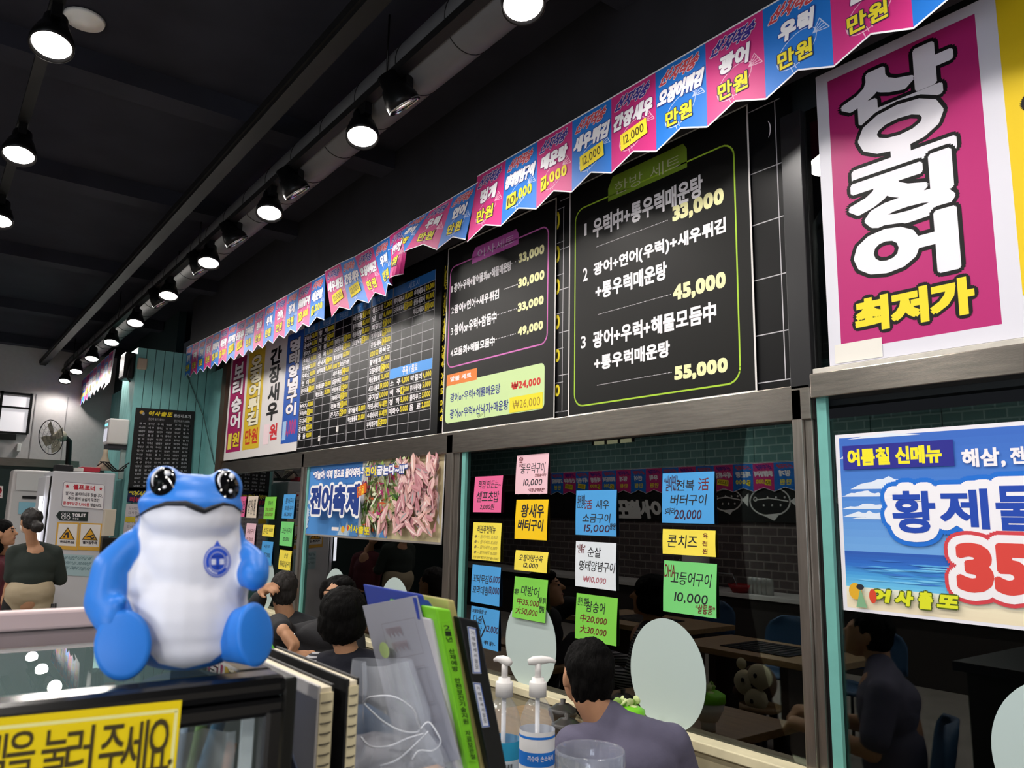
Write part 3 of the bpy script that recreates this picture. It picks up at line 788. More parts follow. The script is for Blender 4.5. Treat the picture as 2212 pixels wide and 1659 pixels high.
# ------------------------------------------------------------------ handwritten price notes on the glass
BK = ink('22242a'); RD = ink('6a1c24'); WIN = ink('3c1832')
HUE = dict(pk='e8679a', lp='eec3cf', ye='f2de52', go='f4c814', bl='4d9fdf', gr='7fd14f', wh='dfe6ee', cr='e3d3c2', gm='78d47c')
def note(x0, z1, x1, z0, hue, label, group, lines, lift=.006, y=2.455):
    rr = random.Random(int(abs(x0) * 997 + z1 * 131)); w = rr.uniform(-.004, .004)
    s = Sheet((x0 + w, y, z1), (x1 + w, y, z1), (x1, y, z0), (x0, y, z0), paper(HUE[hue]), thick=.0006, bow=lambda u, v: Vector((0, -lift * v * v - .004 * abs(math.sin(3 * v)) * (u - .5) ** 2 * 4, 0)))
    for l in lines:
        t, u0, v0, u1, v1, m = l[:6]; s.text(t, u0, v0, u1, v1, m, l[6] if len(l) > 6 else -.004, l[7] if len(l) > 7 else .0018, slant=.04, skew=l[8] if len(l) > 8 else 0)
    return tag(s.build('price_note'), label, 'note', group)
G = 'handwritten notes on the window'
note(-3.578, 1.811, -3.32, 1.618, 'pk', 'hot pink handwritten note, topmost of its column, nearest the steel post', G, [('직접 만든는~', .14, .12, .95, .34, BK), ('셀프초밥', .1, .42, .9, .72, BK, 0, .002), ('2,000원', .25, .77, .75, .93, BK)])
note(-3.578, 1.563, -3.317, 1.366, 'ye', 'yellow note with a list of recommended dishes under the hot pink one', G, [('직원추천메뉴', .15, .08, .8, .28, BK)] + [('● ~ 활어세트 15,000', .08, .33 + .14 * k, .88, .43 + .14 * k, ink('8a7a4a'), -.012, .0004) for k in range(4)] + [('가격 대비 최고의 추천 메뉴입니다.', .05, .90, .95, .97, ink('6a5a3a'), -.012, .0003)])
note(-3.576, 1.338, -3.317, 1.142, 'bl', 'blue note with two cockle dishes on two lines', G, [('꼬막무침', .05, .25, .58, .47, BK), ('15,000', .62, .25, .99, .44, WIN), ('꼬막데침', .05, .55, .58, .77, BK), ('13,000', .62, .53, .99, .73, WIN)])
note(-3.574, 1.121, -3.318, .92, 'bl', 'blue note lowest of its column, partly behind the ring binder', G, [('보들보들한 맛', .05, .06, .55, .16, BK), ('다슬', .1, .22, .4, .42, BK), ('새살', .1, .48, .4, .66, BK), ('〉', .38, .2, .55, .75, BK), ('12,000', .56, .42, .99, .6, WIN), ('예약 필수~', .5, .8, .9, .9, BK)])
note(-3.2, 1.91, -2.943, 1.712, 'lp', 'pale pink note, highest of all the notes', G, [('통우럭구이', .15, .22, .9, .48, BK), ('10,000', .25, .63, .83, .81, BK), ('"통통"', .08, .05, .2, .3, RD), ('맛있습니다', .6, .5, .95, .57, RD, -.01), ('“직접 강력추천”', .4, .86, .92, .95, RD, -.01)])
note(-3.198, 1.684, -2.943, 1.488, 'go', 'golden yellow note with two bold lines', G, [('왕새우', .17, .12, .88, .45, BK, .01, .003), ('버터구이', .1, .5, .87, .78, BK, .01, .003)])
note(-3.197, 1.432, -2.94, 1.334, 'ye', 'small oblong yellow note under the golden one', G, [('오징어탕수육', .13, .2, .85, .52, BK), ('12,000', .28, .6, .72, .85, BK)])
note(-3.2, 1.302, -2.941, 1.104, 'gr', 'green note overlapping the top of a frosted oval', G, [('대방어', .22, .2, .76, .44, BK), ('中35,000', .12, .5, .78, .68, RD), ('大50,000', .1, .72, .76, .9, RD), ('제주', .02, .3, .15, .44, BK), ('겨울 별미', .76, .42, .98, .56, BK), ('맛있어요', .8, .62, .95, .78, BK)], .012)
note(-2.735, 1.724, -2.47, 1.522, 'bl', 'blue note with live prawns at top of the middle column', G, [('活', .22, .22, .4, .42, RD), ('새우', .5, .22, .82, .42, BK), ('소금구이', .18, .52, .85, .72, BK), ('15,000', .22, .77, .84, .94, WIN), ('완전 별미', .04, .1, .22, .4, BK, -.01), ('왕!왕', .85, .72, .99, .86, BK)])
note(-2.735, 1.493, -2.473, 1.292, 'wh', 'white note with a two line dish name', G, [('순살', .3, .12, .63, .33, BK), ('명태양념구이', .1, .42, .97, .64, BK), ('₩10,000', .2, .76, .76, .9, ink('a8606c')), ('“신메뉴”', .04, .06, .24, .26, RD, -.01)])
note(-2.735, 1.261, -2.472, 1.063, 'gr', 'green note directly above the hair of the man in grey', G, [('참숭어', .25, .14, .7, .38, BK), ('中20,000', .12, .44, .76, .62, RD), ('大30,000', .12, .68, .76, .86, RD), ('완전 별미', .04, .08, .3, .26, BK, -.01)])
note(-2.206, 1.787, -1.941, 1.586, 'bl', 'largest blue note with live abalone, topmost nearest the broad post', G, [('전복', .28, .15, .62, .36, BK), ('活', .7, .12, .9, .36, RD), ('버터구이', .17, .44, .85, .65, BK), ('5마리', .06, .7, .25, .83, BK), ('20,000', .25, .74, .76, .94, WIN), ('“살아있는', .04, .05, .34, .36, WIN, -.01)])
note(-2.204, 1.561, -1.938, 1.462, 'ye', 'oblong yellow note between a blue and a green one', G, [('콘치즈', .1, .22, .66, .72, BK), ('육', .77, .12, .86, .32, RD), ('천', .76, .42, .85, .6, RD), ('원', .76, .7, .85, .9, RD)])
note(-2.206, 1.436, -1.942, 1.236, 'gm', 'mint green note under the oblong yellow one beside the broad post', G, [('고등어구이', .15, .2, .9, .45, BK), ('10,000', .22, .6, .84, .8, BK), ('DHA', .02, .08, .22, .32, RD), ('“살통통”', .62, .78, .97, .95, RD)])
G2 = 'handwritten notes on the far window'
note(-7.53, 1.733, -7.325, 1.545, 'pk', 'hot pink note just beside the blue figurine head', G2, [('직접', .1, .2, .9, .8, BK)])
note(-7.27, 1.735, -7.008, 1.54, 'cr', 'beige note with writing in upright columns', G2, [('우럭매운탕', .62, .12, .82, .9, BK, 0, .002), ('가을 전어', .35, .15, .55, .85, BK), ('직접 잡은', .08, .18, .28, .8, BK)])
note(-6.823, 1.725, -6.56, 1.534, 'gr', 'green note in the top row of the far window', G2, [('참숭어', .3, .18, .7, .38, BK), ('20,000', .12, .5, .8, .66, RD), ('30,000', .12, .72, .8, .88, RD)])
note(-6.394, 1.742, -6.14, 1.546, 'bl', 'blue note in the top row of the far window', G2, [('활어구이', .2, .15, .9, .4, BK), ('모듬구이', .2, .48, .9, .66, BK), ('15,000', .2, .76, .8, .92, BK)])
note(-7.262, 1.49, -7.008, 1.295, 'lp', 'pale pink note under the beige one', G2, [('순살구이', .15, .25, .85, .45, RD), ('10,000', .15, .65, .8, .82, RD)])
note(-6.826, 1.486, -6.556, 1.388, 'ye', 'small yellow note in the middle row of the far window', G2, [('콘치즈', .1, .25, .5, .8, BK), ('6,000', .55, .3, .9, .6, BK)])
note(-6.404, 1.52, -6.136, 1.325, 'gm', 'mint green note under the far blue one', G2, [('고등어구이', .12, .25, .88, .5, BK), ('10,000', .25, .65, .75, .82, BK)])
note(-6.82, 1.346, -6.556, 1.151, 'bl', 'blue note lowest in the middle of the far window', G2, [('새우', .2, .15, .7, .3, BK), ('15,000', .25, .5, .8, .7, BK)])
note(-6.393, 1.29, -6.138, 1.135, 'ye', 'yellow note right above the grey haired man', G2, [('순살', .4, .15, .7, .4, BK), ('명태양념구이', .1, .55, .95, .85, BK)])

# frosted ovals
FRO = M('frosted_film', 'b9cac9', .45, spec=.3)
for x, l in ((-2.2, 'frosted white oval film on the glass beside the man in grey'), (-3.07, 'frosted white oval film on the glass behind the pump bottles'), (-4.43, 'frosted white oval film half hidden by the blue folder'), (-5.30, 'frosted white oval film behind the couple at the window'), (-6.68, 'frosted white oval film behind the grey haired man'), (-7.5, 'frosted white oval film hidden behind the blue figurine'), (-.82, 'frosted white oval film under the beach poster, cut by the edge')):
    n = 48; pts = [(x + .196 * math.cos(2 * math.pi * k / n), 2.4575, .993 + .214 * math.sin(2 * math.pi * k / n)) for k in range(n)]
    m = MB(); m.prism(pts, (0, -.0015, 0), FRO); tag(m.build('frosted_oval'), l, 'window film', 'frosted ovals on the glass')

# ------------------------------------------------------------------ buntings
CP = gloss('c92f7d'); CB = gloss('1f74cf'); BW = ink('f0eef4')
NAMES = ['광어', '우럭', '연어', '멍게', '명태양념구이', '매운탕', '새우튀김', '간장새우', '오징어튀김']
PR = ['만원', '만원', '만원', '만원', '10,000', '7,000', '12,000', '12,000', '만원']
def pennant(t, TL, TR, BR, BL, blue, name, price, bow=None, notch=.14, detail=True):
    s = Sheet(TL, TR, BR, BL, CB if blue else CP, thick=.002, bow=bow, nx=8 if bow else 1, ny=8 if bow else 1, shape=None if bow else [(0, 0), (1, 0), (1, 1), (.5, 1 - notch), (0, 1)])
    s.line([(0, .006), (1, .006)], .006, BW)
    if not bow: s.line([(0, 1), (.5, 1 - notch), (1, 1)], .006, BW)
    else: s.line([(k / 8, .992) for k in range(9)], .006, BW)
    fish = ink('b9cdf0' if blue else 'eeb9d2')
    if detail:
        s.line([(.17 + .30 * (1 - math.cos(a)) + .02, .70 + .16 * math.sin(a) - .13 * (1 - math.cos(a)) / 2) for a in [2 * math.pi * q / 20 for q in range(20)]], .003, fish, True)
        s.ring(.24, .72, .035, .028, .003, fish, 10)
        for q in range(5): s.line([(.74, .56), (.84 + .03 * q, .44 + .035 * q)], .003, fish)
        s.line([(.84, .44), (.97, .58)], .003, fish)
        for q in range(6): s.line([(.40 + .05 * q, .80 - .03 * q), (.43 + .05 * q, .86 - .03 * q)], .003, fish)
    s.text('산지직송', .14, .07, .86, .23, ink('c8434c' if blue else '3b2b8c'), .02, .003, slant=.25, out=(ink('e4d7e6'), .002) if detail else None)
    w = .25 if len(name) == 2 else .36 if len(name) == 3 else .43
    s.text(name, .5 - w, .29, .5 + w, .29 + (.2 if len(name) < 5 else .19), BW, .02, .008, slant=.08, out=(ink('2a3f92' if blue else '7a2266'), .003) if detail else None)
    stick = None
    if price == '12,000':
        stick = ((.22, .58), (.80, .52), (.83, .72), (.24, .79)), '12,000'
    elif price[0] in '17':
        k = .3 if price[0] == '7' else .42
        stick = ((.14, .60), (k, .585), (k, .78), (.14, .80)), price.split(',')[0]; s.text(',000', k + .01, .58, .86, .75, ink('ead92e'), .02, .004)
    else: s.text(price, .21, .59, .72, .775, ink('ead92e'), .02, .003, out=(ink('2a2a4a'), .003) if detail else None)
    pn = s.build('pennant', t)
    if stick:
        q = Sheet(*[s.P(x, y, .0042) for x, y in stick[0]], PATCH, thick=.0006); q.text(stick[1], .12, .2, .88, .82, ink('4f4216'), .0, .0015); q.build('price_sticker', pn)
BY = 2.175; kk = BY / 2.36
def top(x): return 1.6 + kk * (1.926 + .0024 * (x / kk + 1.6))
TIP = kk * .372
def strip(t, xr, n, pitch, i0, blue0, shear, y0, quads={}, ends={}, detail=True, sag=0., tip=TIP):
    for k in range(n):
        i = (i0 - k) % 9 if i0 < 9 else [2, 1, (i0 - k) % 9][min(k, 2)]; b = (k % 2 == 0) == blue0
        xR = xr - pitch * k; xL = xR - pitch
        sr, sl = shear(k), shear(k + 1)
        q = quads.get(k)
        if q: TL, TR, BR, BL = [onY(px, py, y0) for px, py in q]
        else:
            zl = top(xL) - sag * min(1, (n - k - 1) / 8); zr_ = top(xR) - sag * min(1, (n - k) / 8)
            TL, TR, BR, BL = (xL, y0, zl), (xR, y0, zr_), (xR + sr, y0, zr_ - tip), (xL + sl, y0, zl - tip)
        pennant(t, TL, TR, BR, BL, b, NAMES[i], PR[i], ends.get(k), detail=detail)
t = empty('pennant_bunting', (-1.6, BY, 3.05), 'pink and blue price bunting above the set menu boards and pink poster', 'bunting', 'price buntings')
q3 = lambda x, y: (700 + .2712 * x, 380 + .2712 * y)
strip(t, -1.4576 + 3 * .2509, 13, .2509, 3, True, lambda k: 0 if k < 8 else [-.0, -.03, -.08, -.13, -.2, -.2][k - 8], BY - .006,
      {10: [q3(1030, 165), q3(1225, 50), q3(1125, 505), q3(900, 585)], 11: [q3(850, 275), q3(1030, 165), q3(900, 588), q3(640, 600)], 12: [q3(690, 365), q3(850, 275), q3(640, 605), q3(510, 590)]})
t = empty('pennant_bunting', (-6.5, BY, 3.05), 'pink and blue price bunting above the long price board, one end curling', 'bunting', 'price buntings')
XB = -5.338 * kk
strip(t, XB + 4 * .2443, 20, .2443, 10, False, lambda k: [.26, .24, .20, .17, .10, .03, 0, 0][min(k, 7)], BY + .004,
      {0: [q3(522, 478), q3(690, 365), q3(648, 800), q3(545, 872)], 1: [q3(385, 560), q3(522, 478), q3(545, 872), q3(490, 955)], 2: [q3(245, 640), q3(385, 560), q3(490, 955), q3(355, 1010)], 3: [q3(130, 690), q3(245, 640), q3(355, 1010), q3(205, 1065)], 4: [q3(4, 760), q3(130, 690), q3(205, 1065), q3(60, 1125)]},
      {0: lambda u, v: Vector((-.03 * u * u * v, -.06 * math.sin(math.pi * u) * v, .02 * v * u * u))}, sag=.055, tip=TIP * 1.03)
t = empty('pennant_bunting', (-11.5, 1.78, 3.2), 'small pink and blue bunting with a white end beyond the teal pillar', 'bunting', 'price buntings')
ptop, pbot = onY(250, 753, 1.78), onY(222, 838, 1.78)
for k in range(12):
    xR = -10.75 - .27 * k; zt = ptop.z - .012 * k
    pennant(t, (xR - .27, 1.78, zt), (xR, 1.78, zt), (xR, 1.78, zt - .40), (xR - .27, 1.78, zt - .40), k % 2 == 1, NAMES[(3 - k) % 9], PR[(3 - k) % 9], detail=False)
m = MB(); m.prism([(-10.75, 1.778, ptop.z), ptop, onY(236, 815, 1.78), onY(222, 842, 1.78), (-10.75, 1.778, ptop.z - .4)], (0, .002, 0), gloss('c6c2d4')); m.build('blank_end', t)
# ------------------------------------------------------------------ the aisle end
def xsheet(px, X, mat, thick=.002, **k):
    """a flat thing on a face that looks along +X, from four measured corners"""
    c = [onX(x, y, X) for x, y in px]
    return Sheet(c[0], c[1], c[2], c[3], mat, thick=thick, **k)
FX = -8.62
a, b = onX(115, 1017, FX), onX(250, 1022, FX)
FR = M('fridge_white', 'c9c9cf', .4, spec=.4)
t = empty('drinks_fridge', (FX - .3, (a.y + b.y) / 2, 0), 'tall white fridge with notices on its side beside the teal pillar', 'fridge')
MB().box((FX - .62, a.y, .08), (FX, b.y, a.z), FR).build('body', t, .012)
MB().box((FX - .60, a.y - .05, .12), (FX - .02, a.y - .012, a.z - .05), FR).build('door', t, .008)
box('door_gasket', (FX - .60, a.y - .012, .12), (FX - .02, a.y, a.z - .05), BLK, t)
m = MB(); m.box((FX - .01, a.y - .085, 1.05), (FX + .012, a.y - .06, 1.70), M('led_strip_lit', 'f4f6ff', .4, emit=6)); m.build('lamp_strip', t)
MB().box((FX - .3, a.y - .085, 1.0), (FX - .26, a.y - .05, 1.5), M('handle_grey', '8a8a90', .4)).build('handle', t)
FXs = FX + .004
S = xsheet(((137, 1040), (227, 1047), (224, 1101), (132, 1094)), FXs, paper('e9e6ea'))
RDn = ink('c02a3a'); DK = ink('33303a')
S.line(rrect(.01, .01, .99, .99, .05, .06), .006, ink('9a94a0'), True)
for u in (.1, .9): S.poly([(u + .05 * math.sin(q * math.pi / 5) * (1 if q % 2 == 0 else .45), .18 - .09 * math.cos(q * math.pi / 5) * (1 if q % 2 == 0 else .45)) for q in range(10)], RDn)
S.text('셀프코너', .24, .08, .76, .28, RDn, .02, .004); S.text('남기는 음식이 너무 많습니다.', .08, .38, .95, .53, DK, .02, .001); S.text('추가 음식 남길시 무조건', .14, .58, .88, .72, DK, .02, .001)
S.text('환경부담금 5,000원', .04, .78, .64, .93, RDn, .02, .001); S.text('받습니다.', .68, .78, .95, .92, DK, .02, .001)
tag(S.build('notice_sheet'), 'white notice with red stars and red heading on the side of the fridge', 'notice')
S = xsheet(((120, 1104), (191, 1106), (189, 1126), (122, 1124)), FXs, ink('26302e'), shape=[(.0, .5), (.1, 0), (1, 0), (1, 1), (.1, 1)])
S.text('TOILET', .5, .2, .93, .55, WHI, .02, .002); S.text('화장실', .52, .66, .7, .86, WHI, .01)
for u in (.22, .38):
    S.ring(u, .3, .04, .14, .004, WHI, 10); S.ring(u, .66, .05, .2, .005, WHI, 8)
S.line([(.3, .15), (.3, .85)], .003, WHI)
tag(S.build('toilet_sign'), 'dark arrow shaped toilet sign pointing along the aisle', 'sign')
for i, (q, t1) in enumerate(((((124, 1128), (171, 1129), (167, 1189), (118, 1186)), '허리조심'), (((172, 1129), (221, 1131), (216, 1190), (168, 1188)), '떨어짐주의'))):
    S = xsheet(q, FXs, paper('d9a94a')); S.rect(.07, .05, .93, .86, paper('e6e2e0'))
    S.poly([(.5, .17), (.86, .63), (.14, .63)], ink('4a3a1c')); S.poly([(.5, .23), (.79, .60), (.21, .60)], ink('dda52e'))
    if i == 0: S.poly([(.36, .5), (.42, .38), (.55, .35), (.58, .57), (.5, .57), (.49, .44)], DK); S.rect(.33, .5, .42, .57, DK); S.disc(.38, .36, .03, .025, DK)
    else: S.line([(.36, .52), (.5, .48), (.62, .44)], .012, DK); S.line([(.5, .48), (.58, .57), (.68, .53)], .012, DK); S.disc(.68, .46, .03, .025, DK)
    S.text(t1, .2, .66, .82, .77, DK, .02, .002)
    tag(S.build('caution_sign'), 'yellow framed caution sign with ' + ('a bending lifter' if i == 0 else 'a falling figure') + ' in its triangle', 'sign', 'caution signs on the fridge')
S = xsheet(((136, 1197), (203, 1200), (200, 1246), (130, 1242)), FXs, paper('a9c3cb'))
for k, tt in enumerate(('음식물은 나가실 때', '서비스는 20,000원', '이상 구매시 드립니다')): S.text(tt, .06, .08 + .24 * k, .9, .24 + .24 * k, ink('4a6a74'), -.004, .001, slant=.1)
tag(S.build('faded_note'), 'faded blue handwritten note low on the side of the fridge', 'note')
def pbox(name, p0, p1, X, depth, mat, label, cat, group=None, bevel=.004):
    a, b = onX(*p0, X), onX(*p1, X)
    return tag(MB().box((X - depth, min(a.y, b.y), min(a.z, b.z)), (X, max(a.y, b.y), max(a.z, b.z)), mat).build(name, None, bevel), label, cat, group)
pbox('cup_dispenser', (228, 1100), (246, 1158), FX + .1, .10, M('dispenser_beige', 'c9bfae', .5), 'beige paper cup dispenser fixed to the fridge side', 'dispenser')
pbox('soap_dispenser', (222, 1162), (250, 1196), FX + .1, .10, BLK, 'black dispenser under the beige cup dispenser', 'dispenser')
S = pbox('event_box', (122, 1003), (157, 1018), FX - .05, .2, M('box_black', '18181c', .5), 'small black lettered box on top of the fridge', 'box')
pbox('red_folder', (176, 1008), (216, 1020), FX - .06, .22, M('folder_red', 'b0283a', .5), 'red folder lying on top of the fridge', 'folder')
pbox('paper_pad', (160, 1010), (180, 1019), FX - .04, .2, M('pad_white', 'cfccc8', .6), 'white paper pad beside the red folder', 'paper')
p = onX(224, 1016, FX - .2); m = MB(); m.lathe([(.07, 0), (.07, .03), (.03, .13), (.022, .17), (.022, .21), (.0, .212)], p, M('pot_beige', 'b9ab95', .5), 20); tag(m.build('squeeze_bottle'), 'beige cone shaped bottle on top of the fridge', 'bottle')
p = onX(238, 1012, FX - .12); m = MB()
for k in range(3): m.tube([p + Vector((0, -.12 + .05 * q + .02 * k, .02 + .05 * math.sin(q * 1.1 + k))) for q in range(6)], .007, BLK, 6)
tag(m.build('cable_bundle'), 'tangle of black cables at the pillar end of the fridge top', 'cable')
# white dispenser screen on the pillar corner
a, b = onX(237, 903, -8.84), onX(262, 960, -8.84)
t = empty('air_freshener', (-8.95, a.y, b.z), 'white box with a small lit screen on the teal pillar corner', 'device')
MB().box((-9.08, a.y, b.z), (-8.84, 1.69, a.z), WHT).build('case', t, .015)
MB().box((-9.06, a.y + .01, b.z - .05), (-8.86, 1.69, b.z), M('tray_dark', '35353c', .5)).build('tray', t, .006)
box('screen', (-9.03, a.y - .006, b.z + .19), (-8.9, a.y, a.z - .05), M('screen_cyan', '7fd8e4', .3, emit=1.4), t)
box('label_plate', (-9.05, a.y - .005, b.z + .03), (-8.9, a.y, b.z + .16), M('label_white_lit', 'eef0ff', .4, emit=.6), t)
p = onX(236, 968, -8.9); tag(MB().box((-8.94, 1.645, 1.9), (-8.88, 1.69, p.z), M('trunking_white', 'a9b9b6', .5)).build('cable_trunking', None, .004), 'pale cable trunking running down from the white screen box', 'trunking')
# origin board on the pillar
PX = -8.784
S = xsheet(((294, 880), (421, 889), (410, 1060), (276, 1060)), PX, M('board_matt_black', '17171a', .5), thick=.01)
S.disc(.1, .055, .035, .022, ink('c9a23a')); S.disc(.13, .07, .02, .02, ink('8a8f9a'))
for i, ch in enumerate('어사출또'): S.text(ch, .22 + .105 * i, .035, .30 + .105 * i, .085, ink('e0c92c'), .02, .005, slant=.2)
S.text('원산지 표기', .64, .05, .93, .09, ink('bdbdc4'), .02, .002)
S.text('원산지 표기 (활어)', .22, .115, .48, .15, ink('a9a9b0'), .01); S.text('원산지 표기 (냉동)', .65, .12, .92, .155, ink('a9a9b0'), .01)
L = ['광 어', '국내산', '점성어', '중국산', '홍 어', '러시아', '우 럭', '국내산', '새 우', '국내산', '냉동참치', '중국산', '도 미', '일본산', '전 어', '국내산', '냉동연어', '노르웨이', '돌 돔', '국내산', '병 어']
for r in range(17):
    for q in range(6):
        S.at(3).rect(.07 + .148 * q, .175 + .047 * r, .20 + .148 * q, .208 + .047 * r, ink('0c0c0e')); S.at(5).text(L[(r * 5 + q * 3) % len(L)], .08 + .148 * q, .178 + .047 * r, .18 + .148 * q, .203 + .047 * r, ink('b9b9c0'), .0, .001)
tag(S.build('origin_board'), 'black board of small white rows hanging on the teal pillar', 'board')
S = xsheet(((278, 1053), (345, 1056), (342, 1088), (274, 1085)), PX, ink('26294e')); S.text('“어사출또', .02, .2, .95, .55, ink('e4d23c'), .02, .004, slant=.1); S.text('리뷰이벤트', .08, .62, .95, .95, ink('b0304a'), .02, .004)
tag(S.build('event_poster'), 'navy poster with yellow heading on the teal pillar, behind the figurine', 'poster')
S = xsheet(((273, 1088), (345, 1092), (340, 1190), (262, 1188)), PX, paper('d9cfd4'))
for k in range(9): S.text('감사합니다 어사출또', .08, .06 + .1 * k, .9, .12 + .1 * k, ink('6a6470'), .0)
S.rect(.02, .28, .3, .4, ink('d9bf3a')); tag(S.build('event_poster'), 'white leaflet with yellow corner under the navy poster on the pillar', 'poster')
p = onX(307, 786, PX); tag(MB().box((PX - .02, p.y - .045, p.z - .06), (PX + .03, p.y + .045, p.z + .06), M('sensor_beige', 'b9aa98', .6)).build('alarm_box', None, .01), 'small beige alarm box high on the teal pillar', 'sensor')
p = onY(258, 795, 1.6); t = empty('wall_speaker', (-9.3, 1.6, p.z - .15), 'black loudspeaker on a bracket at the upper pillar corner', 'speaker')
MB().box((-9.12, 1.585, p.z - .15), (-8.86, 1.69, p.z + .13), BLK).build('cabinet', t, .02); m = MB(); m.tube([(-8.9, 1.69, p.z + .1), (-8.84, 1.64, p.z + .05), (-8.84, 1.62, p.z - .15), (-8.9, 1.66, p.z - .18)], .01, BLK); m.build('bracket', t)
m = MB(); m.tube([onX(405, 812, PX + .02), onX(440, 900, PX + .02), onY(463, 1003, 2.45)], .006, M('cord_teal', '4a6a6a', .6), 6); tag(m.build('hanging_cord'), 'slack grey cord slanting across the teal boards to the window post', 'cord')
# far end: fan, camera dome, air conditioner
p = dep(116, 944, 10.2); nrm = Vector((.50, -.85, -.16)).normalized(); rot = nrm.to_track_quat('Z', 'Y').to_matrix()
t = empty('wall_fan', p, 'cream bladed wall fan with wire guard on a dark post beyond the fridge', 'fan')
m = MB()
for k in range(4):
    q = Matrix.Rotation(k * math.pi / 2 + .4, 3, 'Z')
    m.add([p + rot @ (q @ Vector(v)) for v in ((.02, -.02, 0), (.10, -.07, .02), (.19, -.08, .03), (.20, .05, -.01), (.10, .06, -.02), (.02, .02, 0))], [(0, 1, 2, 3, 4, 5)], M('fan_blade', 'bdb7a4', .4))
m.build('blades', t)
m = MB(); m.lathe([(0, .03), (.04, .02), (.045, -.02), (.07, -.04), (.07, -.14), (0, -.16)], p, M('fan_hub', '8f8a7c', .4), 20, nrm); m.build('motor', t)
m = MB()
for rr_ in (.225, .15, .08): m.tube([p + rot @ Vector((rr_ * math.cos(a), rr_ * math.sin(a), .04)) for a in [2 * math.pi * q / 32 for q in range(33)]], .006 if rr_ > .2 else .002, BLK, 5)
for q in range(20): a = 2 * math.pi * q / 20; m.tube([p + rot @ Vector((.04 * math.cos(a), .04 * math.sin(a), .05)), p + rot @ Vector((.225 * math.cos(a), .225 * math.sin(a), .035))], .0016, CHR, 4)
m.build('wire_guard', t)
m = MB(); b_ = p - nrm * .15; m.tube([b_, b_ + Vector((-.1, .08, -.05)), b_ + Vector((-.12, .12, -.7))], .035, BLK, 10); m.build('bracket', t)
p = dep(40, 908, 11.6); t = empty('dome_camera', p, 'small white dome camera under the far white panels', 'camera'); m = MB(); m.lathe([(0, .10), (.09, .09), (.09, 0), (.07, -.01), (.0, -.01)], p, WHT, 20); m.tube([p + Vector((-.0, 0, .05)), p + Vector((-1.9, .2, .06))], .03, WHT); m.build('housing', t); m = MB(); m.ball(p - Vector((0, 0, .01)), (.065, .065, .06), M('dome_dark', '222226', .1)); m.build('dome', t)
X = -12.9; pbox('sign_panel', (-10, 935), (34, 951), X, .05, BLK, 'black strip sign on the far white panels', 'sign')
pbox('hand_soap', (38, 958), (44, 975), X, .11, WHT, 'small white bottle shape fixed to the far panels', 'bottle')
AX = -10.6; a, b = onX(29, 1014, AX), onX(112, 1017, AX)
t = empty('standing_air_conditioner', (AX - .2, a.y, 0), 'white floor standing air conditioner beyond the walking woman', 'air conditioner')
MB().box((AX - .35, a.y, 0), (AX, b.y, a.z), M('ac_white', 'cbc6c6', .45)).build('body', t, .02)
c = [onX(x, y, AX + .004) for x, y in ((36, 1022), (103, 1026), (100, 1062), (34, 1058))]; MB().prism(c, (.01, 0, 0), M('ac_grille', 'd4d0d0', .5)).build('air_grille', t)
c = [onX(x, y, AX + .004) for x, y in ((48, 1071), (80, 1072), (79, 1078), (48, 1077))]; MB().prism(c, (.006, 0, 0), BLK).build('display', t)
S = xsheet(((41, 1084), (86, 1086), (84, 1112), (39, 1110)), AX + .008, ink('8fbfd2')); tag(S.build('energy_sticker'), 'light blue sticker on the white air conditioner', 'sticker')
S = xsheet(((-14, 1048), (7, 1050), (5, 1076), (-16, 1074)), -11.5, paper('e8d9d6')); S.ring(.5, .4, .3, .25, .02, RDn, 14); S.rect(.2, .75, .8, .9, RDn); tag(S.build('no_smoking_sign'), 'white sign with a red ring at the far end, cut by the edge', 'sign')
# ------------------------------------------------------------------ people
SKIN = M('skin', 'b98a6b', .55, noise=.06, nscale=30, spec=.35)
HAIR = M('hair_black', '080707', .7, bump=.6, bscale=70, stretch=(3, 3, .5), spec=.12)
HAIRG = M('hair_greying', '282524', .65, spec=.22, bump=.5, bscale=60, stretch=(3, 3, .6), noise=.5, nscale=40)
def frame(loc, f):
    f = Vector((f[0], f[1], 0)).normalized(); r = Vector((f.y, -f.x, 0))
    return Matrix(((r.x, f.x, 0, loc[0]), (r.y, f.y, 0, loc[1]), (0, 0, 1, loc[2] if len(loc) > 2 else 0), (0, 0, 0, 1)))
def headparts(c, yaw=0, pitch=0):
    """skin of a head round its middle c; yaw turns it to its own left"""
    R_ = Matrix.Rotation(yaw, 3, 'Z') @ Matrix.Rotation(-pitch, 3, 'X'); c = Vector(c)
    g = lambda x, y, z: c + R_ @ Vector((x, y, z))
    P_ = [('e', g(0, -.012, .022), (.074, .092, .092), R_), ('e', g(0, .03, -.045), (.056, .058, .068), R_), ('e', g(0, .02, -.01), (.066, .068, .08), R_),
          ('l', [g(0, .082, .012), g(0, .104, -.02)], [.008, .013]), ('e', g(0, .074, -.052), (.024, .014, .012), R_), ('e', g(0, .062, -.092), (.026, .022, .02), R_),
          ('l', [g(-.045, .066, .022), g(0, .078, .026), g(.045, .066, .022)], [.01, .012, .01])]
    for s in (-1, 1):
        P_ += [('e', g(s * .076, -.008, -.008), (.008, .02, .032), R_), ('e', g(s * .08, -.018, .008), (.006, .011, .018), R_)]
    return P_, g, R_
from mathutils import noise as mnoise
def strands(me, loc):
    for v in me.vertices:
        p = v.co; d = mnoise.noise(Vector((p.x * 55, p.y * 55, p.z * 14))) + .6 * mnoise.noise(Vector((p.x * 130, p.y * 130, p.z * 30)))
        v.co = p + v.normal * d * .0065
